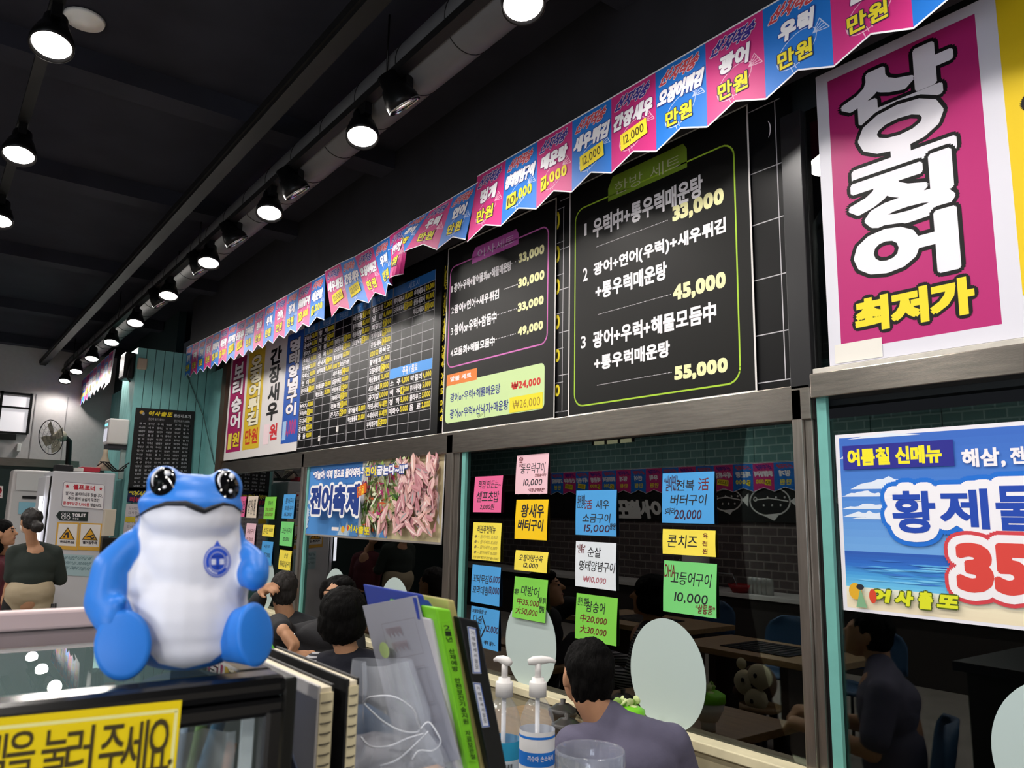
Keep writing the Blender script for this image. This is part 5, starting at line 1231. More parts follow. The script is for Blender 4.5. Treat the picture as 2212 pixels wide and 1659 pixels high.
def crumple(name, fn, nu, nv, mat, seed, amp, parent=None, solid=0):
    rr = random.Random(seed); ph = [(rr.uniform(3, 9), rr.uniform(3, 9), rr.uniform(0, 6), rr.choice((-1, 1))) for _ in range(6)]
    vs = []; fs = []
    for j in range(nv + 1):
        for i in range(nu + 1):
            u, v = i / nu, j / nv; p, n = fn(u, v)
            d = sum(math.sin(a * u + s * b * v + c) for a, b, c, s in ph) / 6
            d2 = abs(math.sin(11 * u + 4 * math.sin(5 * v) + seed)) * .5
            vs.append(Vector(p) + Vector(n) * amp * (d + d2))
    for j in range(nv):
        for i in range(nu): a = j * (nu + 1) + i; fs.append((a, a + 1, a + nu + 2, a + nu + 1))
    m = MB(); m.add(vs, fs, mat, True); return m.build(name, parent)
for k, (ya, yb, x) in enumerate(((.05, .13, -.66), (.11, .19, -.70), (.15, .215, -.65))):
    o = crumple('clear_sachet', lambda u, v: ((x + .01 * v, ya + (yb - ya) * u, 1.10 + .335 * v), (1, 0, 0)), 14, 24, SACH, k, .02)
    tag(o, 'clear wrapper around the sticks in the case, ' + ('beside the yellow sign', 'in the middle', 'beside the corner post')[k], 'wrapper', 'wrappers in the case')

# figurine of a sitting frog
FO = onZ(398, 1448, CZ); kf = (FO - O).dot(Vector((R[0][2], R[1][2], R[2][2]))) / F
AY_ = Vector((FO.x, FO.y, 0)).normalized(); AX_ = Vector((AY_.y, -AY_.x, 0)); kx = Vector((-.796, .605, 0)).dot(AY_) * .985
def fl(x, y, z): return FO + (AX_ * (x - .085 * z) * kx + AY_ * y + Vector((0, 0, z))) * kf
LN = -.085 * kf * kx
TF = Matrix(((AX_.x * kf * kx, AY_.x * kf, AX_.x * LN, FO.x), (AX_.y * kf * kx, AY_.y * kf, AX_.y * LN, FO.y), (0, 0, kf, FO.z), (0, 0, 0, 1)))
frog = empty('frog_figurine', FO, 'shiny blue sitting frog figurine with a white belly on the black case', 'figurine')
poly = [(-98, 325), (-100, 290), (-104, 258), (-128, 222), (-139, 190), (-130, 170), (-132, 130), (-105, 100), (-78, 60), (-52, 28), (0, 14), (56, 26), (86, 46), (122, 110), (143, 135), (150, 190), (138, 222), (126, 262), (124, 300), (128, 342), (108, 352), (84, 354), (58, 344), (42, 336), (26, 342), (2, 354), (-38, 354), (-68, 345)]
poly = [(x, z) for x, z in poly]
def sdist(px, pz):
    d = 1e9; ins = False; n = len(poly)
    for i in range(n):
        (x1, z1), (x2, z2) = poly[i], poly[(i + 1) % n]
        ex, ez = x2 - x1, z2 - z1; t_ = max(0, min(1, ((px - x1) * ex + (pz - z1) * ez) / (ex * ex + ez * ez)))
        d = min(d, (px - x1 - ex * t_) ** 2 + (pz - z1 - ez * t_) ** 2)
        if (z1 > pz) != (z2 > pz) and px < (x2 - x1) * (pz - z1) / (z2 - z1) + x1: ins = not ins
    return math.sqrt(d) * (1 if ins else -1)
INV = TF.inverted()
ARM = [([(-112, -8, 262), (-156, -30, 215), (-166, -48, 150), (-146, -72, 120)], [36, 42, 44, 40]), ([(-152, -60, 142), (-124, -104, 160)], [32, 12]), ([(136, -8, 250), (160, -35, 225), (154, -62, 205)], [28, 33, 36])]
def belly(me, loc):
    at = me.attributes.new('belly', 'FLOAT', 'POINT'); vals = []
    for v in me.vertices:
        p = INV @ (v.co + loc)
        sd_ = sdist(p.x, p.z) if p.y < 10 else -99.
        for sp_, sr_ in ARM:
            for (q0, r0), (q1, r1) in zip(zip(sp_, sr_), list(zip(sp_, sr_))[1:]):
                ed = Vector(q1) - Vector(q0); tt_ = max(0, min(1, (p - Vector(q0)).dot(ed) / ed.length_squared)); sd_ = min(sd_, (p - Vector(q0) - ed * tt_).length - (r0 + (r1 - r0) * tt_) - 3)
        vals.append(sd_)
    at.data.foreach_set('value', vals)
FB = bpy.data.materials.new('figurine_blue_white'); FB.use_nodes = True; nt = FB.node_tree; bs = nt.nodes['Principled BSDF']; bs.inputs['Roughness'].default_value = .42; bs.inputs['Specular IOR Level'].default_value = .4
an = nt.nodes.new('ShaderNodeAttribute'); an.attribute_name = 'belly'; mr = nt.nodes.new('ShaderNodeMapRange'); mr.inputs['From Min'].default_value = -1.5; mr.inputs['From Max'].default_value = 1.5
mc = nt.nodes.new('ShaderNodeMix'); mc.data_type = 'RGBA'; mc.inputs['A'].default_value = (*lin('2878d6'), 1); mc.inputs['B'].default_value = (*lin('dfe0ea'), 1)
nt.links.new(an.outputs['Fac'], mr.inputs['Value']); nt.links.new(mr.outputs[0], mc.inputs['Factor']); nt.links.new(mc.outputs['Result'], bs.inputs['Base Color'])
BLU = M('figurine_blue', '2878d6', .42, spec=.4)
parts = [('e', (2, 8, 118), (148, 118, 118)), ('e', (4, 8, 60), (132, 105, 60)), ('e', (12, 4, 230), (122, 98, 110)), ('e', (14, -4, 325), (116, 100, 62)), ('e', (14, -2, 352), (122, 104, 44)), ('e', (20, 6, 376), (104, 86, 46)),
         ('e', (-44, -8, 396), (43, 50, 42)), ('e', (92, -8, 394), (41, 50, 42)), ('e', (-70, 20, 270), (55, 70, 60)), ('e', (100, 20, 270), (40, 70, 60))]
parts += [('l', *a_) for a_ in ARM] + [('e', (-72, 14, 180), (82, 84, 95)), ('e', (80, 14, 190), (70, 84, 90))]
body = blob('body', parts, FB, .0016, frog, 24, post=belly, T=TF)
def foot(c, nrm, rx, rz, hipp, name):
    m = MB(); ax = Vector(nrm).normalized(); up_ = (Vector((0, 0, 1)) - ax * ax.z).normalized(); sd = up_.cross(ax); c = Vector(c)
    vs = []; fs = []; prof = [(0, 9, 1), (.82, 9, 1), (.95, 6, 1), (1, 0, 1), (.97, -10, 1), (.86, -34, 1), (.74, -70, 1), (.66, -105, 1), (0, -110, 1)]; n = 40
    for r, h, _ in prof:
        sh = max(0., -h - 8) / 100
        for k in range(n):
            a = 2 * math.pi * k / n; vs.append(TF @ (c.lerp(Vector(hipp), sh) + ax * h * (1 if h > -10 else .55) + sd * rx * r * math.cos(a) + up_ * rz * r * math.sin(a)))
    for j in range(len(prof) - 1):
        for k in range(n): fs.append((j * n + k, j * n + (k + 1) % n, (j + 1) * n + (k + 1) % n, (j + 1) * n + k))
    m.add(vs, fs, BLU, True); return m.build(name, frog)
foot((-122, -108, 74), (-.12, -1, .12), 58, 68, (-118, -10, 72), 'foot')
foot((152, -100, 84), (.55, -.83, .1), 50, 66, (70, -20, 66), 'foot')
from mathutils.bvhtree import BVHTree
bm_ = bmesh.new(); bm_.from_mesh(body.data); bv = BVHTree.FromBMesh(bm_); bl = org(body)
def hit(x, z, off=1.5):
    o = fl(x, -400, z) - bl; h = bv.ray_cast(o, AY_)
    if h[0] is None: return None
    return h[0] + bl + h[1] * off * kf, h[1]
def hp_(x, z, off=1.5): r = hit(x, z, off); return r[0] if r else fl(x, -60, z)
EYE = M('eye_gloss_black', '08080a', .08, spec=.7); EYW = M('eye_highlight_white', 'e9e9ee', .3)
for cx, cz, rx, rz, tl in ((-48, 401, 27, 33, -.5), (94, 399, 26, 34, .5)):
    m = MB(); n = 24; ring = []
    for r in (1, .8, .45, 0):
        for k in range(n):
            a = 2 * math.pi * k / n; dx, dz = rx * r * math.cos(a), rz * r * math.sin(a); ring.append(hp_(cx + dx * math.cos(tl) - dz * math.sin(tl), cz + dx * math.sin(tl) + dz * math.cos(tl), 1 + 5 * math.sqrt(1 - r * r)))
    m.add(ring, [(j * n + k, j * n + (k + 1) % n, (j + 1) * n + (k + 1) % n, (j + 1) * n + k) for j in range(3) for k in range(n)], EYE, True); e = m.build('eye', frog)
    m = MB()  # eye highlights put in as white balls and a crescent
    for ox, oz, r in ((9, 15, 6.5), (6, -15, 4.5)): m.ball(hp_(cx + ox, cz + oz, 4), r * kf, EYW, 12)
    q_ = [hp_(cx + .72 * rx * math.cos(a), cz + .72 * rz * math.sin(a), 5) for a in [1.5 + .16 * j for j in range(14)]]
    m.tube(q_, [(.6 + 2.2 * math.sin(math.pi * j / 13)) * kf for j in range(14)], EYW, 6)
    m.build('eye_highlight', e)
m = MB(); pts = [(-104, 322), (-90, 331), (-68, 342), (-38, 351), (2, 352), (28, 342), (42, 337), (58, 344), (84, 353), (108, 350), (128, 338)]
q = []
for (x1, z1), (x2, z2) in zip(pts, pts[1:]):
    for k in range(4): q.append(hp_(x1 + (x2 - x1) * k / 4, z1 + (z2 - z1) * k / 4 + 3, .0))
q.append(hp_(*pts[-1], 0)); n_ = len(q)
m.tube(q, [(2.2 + 4.5 * math.sin(math.pi * k / (n_ - 1)) ** 2) * kf for k in range(n_)], M('mouth_dark', '14161c', .5), 8); m.build('mouth', frog)
# printed badge on the belly
bx, bz, br = 71, 234, 30
BD = M('badge_blue', '2450c8', .5); BDL = M('badge_pale', 'd7dcf4', .5); BDD = M('badge_deep', '173aa6', .5)
m = MB()
def dec(pts, mat, off): m.add([hp_(bx + x, bz + z, off) for x, z in pts], [tuple(range(len(pts)))], mat)
def decdisc(r0, r1, mat, off, n=32, rings=4):
    vs = []
    for j in range(rings + 1):
        r = r0 + (r1 - r0) * j / rings
        for k in range(n): a = 2 * math.pi * k / n; vs.append(hp_(bx + r * math.cos(a), bz + r * math.sin(a) * 1.1, off))
    m.add(vs, [(j * n + k, j * n + (k + 1) % n, (j + 1) * n + (k + 1) % n, (j + 1) * n + k) for j in range(rings) for k in range(n)], mat)
decdisc(.5, br, BD, 1.2); decdisc(17, 26.5, BDL, 1.6, rings=2); decdisc(18.2, 25.6, BD, 2.0, rings=2)
dec([(-9, 30), (0, 44), (9, 30)], BD, 1.3); decdisc(26.8, 27.6, BDL, 2, rings=1)
for k in range(16):
    a = -2.6 + k * .13 if k < 8 else -.54 + (k - 8) * .13; r = 22
    x, z = r * math.cos(a + (.0)), r * 1.1 * math.sin(a); dec([(x - 3, z), (x, z + 1.8), (x + 3, z), (x, z - 1.8)], BDL, 2.6)
dec([(-13, 13), (13, 13), (13, 8), (-13, 8)], BDD, 2.4); dec([(-5, -8), (5, -8), (0, -18)], BDD, 2.4)
for s in (-1, 1): dec([(s * 9 - 5, 5), (s * 9 + 5, 5), (s * 9 + 5, -6), (s * 9 - 5, -6)], BDL, 2.5)
m.build('badge', frog)

AX_, AY_ = Vector((.605, .796, 0)), Vector((-.796, .605, 0))
# ------------------------------------------------------------------ notebooks
NAVY = M('cover_navy_grey', '5d6780', .45); BLKC = M('cover_black', '121213', .55, bump=.05); PG = M('page_cream', 'ddd2ba', .8); CRE = M('spine_cream', 'd4c8a4', .6)
def notebook(px0, px1, pyt, X, depth, label, cover, zb=1.032):
    a, b = onX(px0, pyt, X), onX(px1, pyt, X); y0, y1, z = a.y, b.y, a.z
    t = empty('spiral_notebook', (X - depth / 2, (y0 + y1) / 2, zb), label, 'notebook', 'notebooks by the case')
    MB().box((X - depth, y0 - .003, zb), (X, y0, z + .002), cover).build('cover', t, .0008)
    MB().box((X - depth, y1, zb), (X - .002, y1 + .003, z + .002), BLKC).build('cover', t, .0008)
    MB().box((X - depth + .004, y0, zb + .002), (X - .001, y1, z), PG).build('pages', t)
    MB().box((X - .002, y0 - .001, zb), (X + .001, y1 + .001, z - .004), CRE).build('spine', t)
    w = MB(); zz = z - .012
    while zz > zb + .02:
        w.tube([(X + .0025 * math.sin(q * math.pi / 6) , y0 - .001 + (y1 - y0 + .002) * q / 6, zz + .0008 * q / 6) for q in range(7)], .00055, M('wire_dark', '2c2c30', .3, metal=.7), 5); zz -= .0085
    w.build('binding_wire', t)
    return t
notebook(694, 718, 1487, -.66, .19, 'spiral notebook with a grey navy front cover, nearest the case', M('cover_white_card', 'b9b6b4', .6))
notebook(756, 772, 1472, -.66, .20, 'black spiral notebook standing between the navy one and the plastic bag', BLKC)
a = onX(655, 1462, -.72); 
m = MB(); vs = []; fs = []
for j in range(13):
    v = j / 12
    for i in range(5):
        u = i / 4; p = onX(648 + 44 * v * v + 16 * v, 1478 + 205 * v, -.665); vs.append((p.x - .17 + .17 * u, .268 + .022 * v * v + (.006 * (1 - u)), p.z + .004 * (1 - u)))
for j in range(12):
    for i in range(4): q = j * 5 + i; fs.append((q, q + 1, q + 6, q + 5))
m.add(vs, fs, NAVY, True); o = m.build('loose_cover'); md = o.modifiers.new('s', 'SOLIDIFY'); md.thickness = .0015
tag(o, 'bent grey navy plastic cover leaning on the notebook nearest the case', 'cover')

# ------------------------------------------------------------------ files, folders, binder
def spine(name, px, X, depth, mat, label, cat, group=None, parts=()):
    c = [onX(x, y, X) for x, y in px]; base = Vector((X, (c[2].y + c[3].y) / 2, c[2].z))
    t = empty(name, base, label, cat, group)
    MB().prism(c, (-depth, 0, 0), mat).build('body', t, .002)
    return t
t = spine('blue_folder', ((902, 1282), (916, 1285), (1000, 1672), (985, 1672)), -.74, reach(onX(905, 1285, -.74), 786), M('folder_blue', '2f45a4', .4), 'blue plastic folder with its corner flopping over, behind the printed sheet', 'folder')
m = MB(); c = [onX(x, y, -.735) for x, y in ((895, 1291), (925, 1297), (944, 1322), (945, 1342), (930, 1347), (918, 1338), (906, 1338))]; m.prism(c, (-.004, 0, 0), MATS['folder_blue']); m.build('flap', t)
t = spine('manila_folder', ((966, 1294), (982, 1297), (1066, 1672), (1040, 1672)), -.72, reach(onX(970, 1295, -.72), 790), M('folder_manila', 'b9ad6f', .6, noise=.05), 'tall manila card folder between the green file and the black binder', 'folder')
t = spine('paper_stack', ((928, 1336), (944, 1340), (1018, 1672), (988, 1672)), -.715, .06, M('paper_grey_white', 'c5c2c6', .7), 'sheaf of white papers between the printed sheet and the green file', 'papers')
t = spine('green_file', ((941, 1313), (974, 1317), (1040, 1672), (1014, 1672)), -.705, .10, M('file_green', '7cc92a', .4), 'bright green file with black vertical lettering on its spine', 'file')
c = [onX(x, y, -.7035) for x, y in ((953, 1345), (974, 1345), (1030, 1645), (1012, 1645))]
S = Sheet(c[0], c[1], c[2], c[3], MATS['file_green'], thick=.0006)
tt = '21년 산재예방 안전보건기술지원 자료보관철'
for i, ch in enumerate(tt): 
    if ch != ' ': S.text(ch, .2, .02 + i * .042, .8, .055 + i * .042, ink('23301a'), .0, .0003)
S.build('spine_label', t)
t = spine('ring_binder', ((990, 1332), (1034, 1342), (1098, 1672), (1060, 1672)), -.71, .16, M('binder_black', '17191c', .35), 'black ring binder with two white spine labels, beside the pump bottles', 'binder')
for q in (((1010, 1353), (1028, 1357), (1040, 1455), (1022, 1455)), ((1022, 1474), (1038, 1476), (1058, 1570), (1042, 1572))):
    c = [onX(x, y, -.708) for x, y in q]; S = Sheet(c[0], c[1], c[2], c[3], paper('d9dbe4'), thick=.0008); S.line([(.06, .02), (.94, .02), (.94, .98), (.06, .98)], .0012, ink('3f5ea6'), True)
    for k in range(7): S.text('거래명세서철모음'[k], .3, .08 + .12 * k, .7, .17 + .12 * k, ink('3a3a44'), .0)
    S.build('spine_label', t)
# printed sheet in a clear sleeve
n_ = Vector((0, 1, .24)).normalized(); TR = onX(899, 1287, -.735)
c = [onP(x, y, TR, n_) for x, y in ((783, 1309), (899, 1287), (992, 1640), (872, 1668))]
S = Sheet(c[0], c[1], c[2], c[3], M('sleeve_grey_white', 'a3a4b0', .4, spec=.4), thick=.0012)
for y0 in (.13, .42, .72):
    S.line([(.28, y0), (.88, y0), (.88, y0 + .22), (.28, y0 + .22)], .0008, ink('97949e'), True)
    for r in range(2):
        for k in range(12): xx = .34 + .025 * k + .06 * r; S.rect(xx, y0 + .03 + .09 * r, xx + .008, y0 + .065 + .09 * r + .012 * ((k * 7) % 3), ink('9a8288' if y0 < .4 else '7d7a84'))
S.disc(.33, .28, .09, .05, ink('b9d08a'))
tag(S.build('printed_sheet'), 'printed sheet in a grey clear sleeve leaning in front of the blue folder', 'sheet')
# clear plastic bag
bc = dep(868, 1565, .80)
def bagf(u, v):
    a = 2 * math.pi * u; h = -.20 + .262 * v; w = (.055 + .02 * math.sin(3 * a)) * (1 - .55 * max(0, v - .55) ** 1.2 * 2.2) * (.75 + .5 * math.sin(math.pi * min(1, v + .25)))
    dx = AX_ * math.cos(a) * w * .98 + AY_ * math.sin(a) * w * .7
    return bc + dx + Vector((0, 0, h)) - AX_ * .025 * v * v, (AX_ * math.cos(a) + AY_ * math.sin(a))
t = empty('plastic_bag', bc + Vector((0, 0, -.2)), 'crumpled clear plastic bag with a knotted handle in front of the files', 'bag')
crumple('film', bagf, 60, 44, BAGM, 4, .012, t)
m = MB(); WL = M('film_edge_white', 'd3d7e0', .35)
def loop(pts, r): 
    q = [dep(x, y, d) for x, y, d in pts]; s_ = []
    for i in range(len(q) - 1):
        p0, p1, p2, p3 = q[max(i - 1, 0)], q[i], q[i + 1], q[min(i + 2, len(q) - 1)]
        for k in range(6): tt_ = k / 6; s_.append(.5 * ((2 * p1) + (p2 - p0) * tt_ + (2 * p0 - 5 * p1 + 4 * p2 - p3) * tt_ ** 2 + (3 * p1 - p0 - 3 * p2 + p3) * tt_ ** 3))
    s_.append(q[-1]); m.tube(s_, r, WL, 6)
loop([(786, 1518, .76), (800, 1506, .75), (850, 1505, .745), (890, 1530, .75), (902, 1560, .755), (905, 1580, .76), (870, 1580, .75), (830, 1560, .745), (796, 1530, .75), (786, 1518, .76)], .0008)
loop([(780, 1592, .75), (800, 1612, .745), (840, 1612, .745), (880, 1595, .75), (915, 1585, .755)], .0008)
loop([(905, 1580, .76), (925, 1560, .765), (945, 1585, .76), (952, 1605, .76), (935, 1622, .76), (905, 1622, .755), (890, 1640, .75)], .0008)
loop([(820, 1655, .745), (860, 1640, .745), (905, 1600, .755), (925, 1580, .76)], .0008)
m.build('handle_loops', t)
p = dep(820, 1650, .83); o = crumple('crumpled_tissue', lambda u, v: (p + AX_ * (.035 * (u - .5) * 2) + Vector((0, 0, .05 * (v - .5))) + AY_ * (.02 * math.sin(3 * u)), AY_), 16, 12, M('tissue_white', 'd9d3d4', .8), 8, .012)
tag(o, 'crumpled white tissue at the foot of the plastic bag', 'tissue')

# ------------------------------------------------------------------ pump bottles, jar, canister
CLR = film('clear_plastic', .10, .05)
PUMPW = M('pump_white', 'e6e3e2', .35)
def pump(px, pyt, d, yawdir, label, band, lab2, txt):
    c = dep(px, 1545, d); x, y = c.x, c.y; zt = dep(px, pyt, d).z; zc0 = dep(px, 1505, d).z; zc1 = dep(px, 1466, d).z; k = d / F
    t = empty('pump_bottle', (x, y, 1.032), label, 'bottle', 'hand sanitiser bottles'); r = 38 * k
    m = MB(); m.lathe([(r * .96, 0), (r, .006), (r, zc0 - 1.032 - 62 * k), (r * .93, zc0 - 1.032 - 42 * k), (r * .7, zc0 - 1.032 - 18 * k), (r * .42, zc0 - 1.032 - 4 * k), (r * .40, zc0 - 1.032 + 6 * k)], (x, y, 1.032), CLR, 32); m.build('bottle', t)
    m = MB(); m.lathe([(.5 * r, 0), (.5 * r, zc1 - zc0 - 10 * k), (.46 * r, zc1 - zc0 - 8 * k), (.34 * r, zc1 - zc0 - 8 * k), (.34 * r, zc1 - zc0), (0, zc1 - zc0)], (x, y, zc0), PUMPW, 28); m.build('collar', t)
    m = MB(); m.cyl((x, y, zc1 - .002), (x, y, zt - 6 * k), 7 * k, PUMPW, 14); m.cyl((x, y, 1.06), (x, y, zc0), 5 * k, PUMPW, 10); m.build('stem', t)
    m = MB(); u = AX_ * yawdir[0] + AY_ * yawdir[1]
    m.tube([Vector((x, y, zt - 8 * k)) - u * 22 * k, Vector((x, y, zt - 5 * k)) - u * 10 * k, Vector((x, y, zt - 3 * k)) + u * 8 * k, Vector((x, y, zt - 3 * k)) + u * 26 * k, Vector((x, y, zt - 7 * k)) + u * 38 * k], [6 * k, 9.5 * k, 9 * k, 6 * k, 3.5 * k], PUMPW, 14); m.build('nozzle', t)
    def wrap(z0, z1, mat, dr, name, a0=0, a1=2 * math.pi):
        m = MB(); n = 32; vs = []
        for z in (z0, z1):
            for q in range(n + 1): a = a0 + (a1 - a0) * q / n; dd = -AY_ * math.cos(a) + AX_ * math.sin(a); vs.append(Vector((x, y, z)) + dd * (r + dr))
        m.add(vs, [(q, q + 1, n + 2 + q, n + 1 + q) for q in range(n)], mat, True); return m.build(name, t)
    zl = dep(px, 1572, d).z
    for z0, z1, mat, dr in band(zl, k): wrap(z0, z1, mat, dr, 'label_band')
    for s_, za, zb_, a0, a1, mat in txt(zl, k):
        vs, fs = layout(s_, .01); ax = min(v[0] for v in vs); bx_ = max(v[0] for v in vs); ay = min(v[1] for v in vs); by = max(v[1] for v in vs); m = MB(); q = []
        for vx, vy in vs:
            a = a0 + (a1 - a0) * (vx - ax) / (bx_ - ax); q.append(Vector((x, y, zb_ + (za - zb_) * (vy - ay) / (by - ay))) + (-AY_ * math.cos(a) + AX_ * math.sin(a)) * (r + .0011))
        m.add(q, fs, mat); m.build('label_lettering', t)
LW, LB, LO, LC = paper('d9d8da'), ink('1f6fc9'), ink('e09a3c'), ink('2f9cc4')
pump(1161, 1426, 1.45, (1, .1), 'clear pump bottle with a blue banded hand sanitiser label, in front', lambda z, k: ((1.06, z, LW, .0003), (z - 14 * k, z - 9 * k, LB, .0006), (z - 68 * k, z - 40 * k, LB, .0006)), None,
     lambda z, k: (('리슈아 손소독제', z - 46 * k, z - 57 * k, -.55, 1.0, WHI), ('손소독 살균소독제', z - 74 * k, z - 80 * k, -.4, .9, ink('5a6a8a'))))
pump(1088, 1426, 1.56, (-.6, .5), 'clear pump bottle with a turquoise label and bar code, behind the other', lambda z, k: ((1.06, z - 20 * k, LC, .0003), (1.062, z - 56 * k, paper('d5dee4'), .0006)), None,
     lambda z, k: tuple((('l', z - 62 * k, z - 84 * k, -.25 + .06 * i, -.25 + .06 * i + .02 + .02 * (i % 3 == 0), ink('1c1c20')) for i in range(14))))
c = dep(1275, 1606, 1.4); k = 1.4 / F
t = empty('glass_jar', (c.x, c.y, 1.032), 'clear glass jar with a side handle and wrapped sweets, before the man in grey', 'jar')
GLS = film('jar_glass', .11, .05, .5)
h = c.z - .012 - 1.032; m = MB(); m.lathe([(0, 0), (68 * k, 0), (73 * k, .012), (75 * k, h * .8), (75 * k, h), (73 * k, h + .003), (70 * k, h), (70 * k, h * .8), (67 * k, .016), (0, .012)], (c.x, c.y, 1.032), GLS, 40); m.build('jar', t)
m = MB(); q = Vector((c.x, c.y, 0)); m.tube([q + AX_ * (73 + 22 * math.sin(a)) * k + Vector((0, 0, 1.032 + h * .5 + .04 * math.cos(a))) for a in [math.pi * j / 12 for j in range(13)]], .005, GLS, 10); m.build('handle', t)
rr = random.Random(4)
for j in range(22):
    a = rr.random() * 6.28; r_ = 60 * k * math.sqrt(rr.random()); m = MB(); m.ball((c.x + r_ * math.cos(a), c.y + r_ * math.sin(a), 1.032 + .03 + .012 * (j // 4) + .004 * rr.random()), (.010, .007, .006), M('sweet_' + ('b7cfa9', 'e6e2da', '3c4a44')[j % 3], ('b7cfa9', 'e6e2da', '3c4a44')[j % 3], .3), 10, Matrix.Rotation(rr.random() * 3, 3, 'Z') @ Matrix.Rotation(rr.random(), 3, 'X'))
    tag(m.build('sweet'), 'small wrapped sweet inside the clear glass jar', 'sweet', 'sweets in the jar')
c = dep(934, 1650, 1.15); k = 1.15 / F
t = empty('wooden_canister', (c.x, c.y, 1.032), 'round tan canister lid showing at the lower edge beside the bag', 'canister')
m = MB(); m.lathe([(52 * k, c.z - 1.032 - .02), (54 * k, c.z - 1.032 - .018), (54 * k, c.z - 1.032 - .002), (52 * k, c.z - 1.032), (0, c.z - 1.032)], (c.x, c.y, 1.032), M('cork_tan', 'a9773f', .6, noise=.15, nscale=90), 40); m.build('lid', t)
m = MB(); m.lathe([(50 * k, 0), (50 * k, c.z - 1.032 - .02)], (c.x, c.y, 1.032), WHT, 40); m.build('canister_body', t)
# ------------------------------------------------------------------ the side of the dining room that shows only in the window glass
def brick(name, c1, c2, mo):
    BR = bpy.data.materials.new(name); BR.use_nodes = True; nt = BR.node_tree; bs = nt.nodes['Principled BSDF']; bs.inputs['Roughness'].default_value = .8
    bk = nt.nodes.new('ShaderNodeTexBrick'); tc = nt.nodes.new('ShaderNodeTexCoord'); mp = nt.nodes.new('ShaderNodeMapping'); mp.inputs['Rotation'].default_value = (math.pi / 2, 0, 0)
    bk.inputs['Scale'].default_value = 2.3; bk.inputs['Color1'].default_value = (*lin(c1), 1); bk.inputs['Color2'].default_value = (*lin(c2), 1); bk.inputs['Mortar'].default_value = (*lin(mo), 1); bk.inputs['Mortar Size'].default_value = .022
    nt.links.new(tc.outputs['Object'], mp.inputs[0]); nt.links.new(mp.outputs[0], bk.inputs['Vector']); nt.links.new(bk.outputs['Color'], bs.inputs['Base Color'])
    return BR
BR = brick('dark_brick', '55494a', '463c3c', '7a726e'); BRT = brick('teal_brick', '6f9896', '5f8a89', '9dbdba')
YB_ = -3.9; V2 = 2 * GL
def mir(px, py, yreal): p = onY(px, py, V2 - yreal); return Vector((p.x, yreal, p.z))
def mirz(px, py, z): p = onZ(px, py, z); return Vector((p.x, V2 - p.y, z))
struct(box('wall_back', (-21, -4.0, 0), (4, YB_, 3.9), BR))
za = mir(1640, 1000, YB_ + .05).z; zb = mir(1640, 1062, YB_ + .05).z
m = MB(); x = -20.
while x < 3.9: m.box((x + .006, YB_, za + .01), (x + .80, YB_ + .02, 3.6), BRT); x += .806
struct(m.build('trim_9'))
t = empty('pennant_bunting', (-8, YB_ + .06, zb), 'pink and blue bunting on the brick wall across the room, seen mirrored in the window', 'bunting', 'buntings across the room')
xa, xb = mir(1543, 1010, YB_ + .05).x, mir(1627, 1010, YB_ + .05).x; pit = (xb - xa) / 2
for k in range(18):
    xl = xb + pit * (2 - k); y_ = YB_ + .06
    pennant(t, (xl, y_, za), (xl - pit, y_, za), (xl - pit, y_, zb - .0), (xl, y_, zb), k % 2 == 0, NAMES[(k + 3) % 9], PR[(k + 3) % 9], detail=False)
zc = mir(1640, 1128, YB_ + .03).z
S = Sheet((3.0, YB_ + .035, zb + .06), (-14, YB_ + .035, zb + .06), (-14, YB_ + .035, zc), (3.0, YB_ + .035, zc), M('fascia_black', '101112', .5), rng=(3.0, -14, zb + .06, zc), thick=.03)
CHK = ink('e2e2e0')
for px, ch in ((1345, '또'), (1368, '출'), (1387, '사'), (1412, '어')):
    p = mir(px, 1100, YB_ + .04); S.text(ch, p.x + .14, p.z + .13, p.x - .14, p.z - .13, CHK, .02, .02, slant=.2)
for px, r in ((1570, .24), (1662, .30), (1285, .25), (1760, .25)):
    p = mir(px, 1080 if r < .3 else 1083, YB_ + .04)
    S.line([(p.x + r * math.cos(a), p.z + r * .62 * math.sin(a)) for a in [2 * math.pi * q / 26 for q in range(26)]], .018, CHK, True)
    S.poly([(p.x + r * 1.0, p.z), (p.x + r * 1.45, p.z + .09), (p.x + r * 1.4, p.z - .09)], CHK); S.line([(p.x + r * .9, p.z), (p.x, p.z + .04), (p.x - r * .7, p.z + .02)], .015, CHK); S.ring(p.x - r * .72, p.z + .03, .025, .025, .012, CHK, 10)
    S.poly([(p.x - r * .4, p.z + r * .58), (p.x + r * .2, p.z + r * .82), (p.x + r * .5, p.z + r * .5)], CHK); S.poly([(p.x - r * .4, p.z - r * .58), (p.x + r * .2, p.z - r * .82), (p.x + r * .5, p.z - r * .5)], CHK)
    for q in range(6): S.disc(p.x - r * .3 + .09 * q * r / .3 * .7, p.z + .05 * (1 if q % 2 else -1), .014, .014, CHK, 8)
tag(S.build('fascia_board'), 'black fascia with chalk white fish and lettering across the room, seen mirrored in the window', 'sign')
a, b = mir(1282, 962, YB_ + .03), mir(1368, 920, YB_ + .03)
w = struct(empty('window_6', ((a.x + b.x) / 2, YB_, a.z)))
box('lit_pane', (min(a.x, b.x), YB_ + .02, a.z), (max(a.x, b.x), YB_ + .03, b.z), M('lit_window_warm', 'e6e6b8', .5, emit=2.2), w)
m = MB()
for q in range(4): xx = a.x + (b.x - a.x) * q / 3; m.box((xx - .02, YB_ + .02, a.z), (xx + .02, YB_ + .05, b.z), BLK)
m.build('window_frame', w)
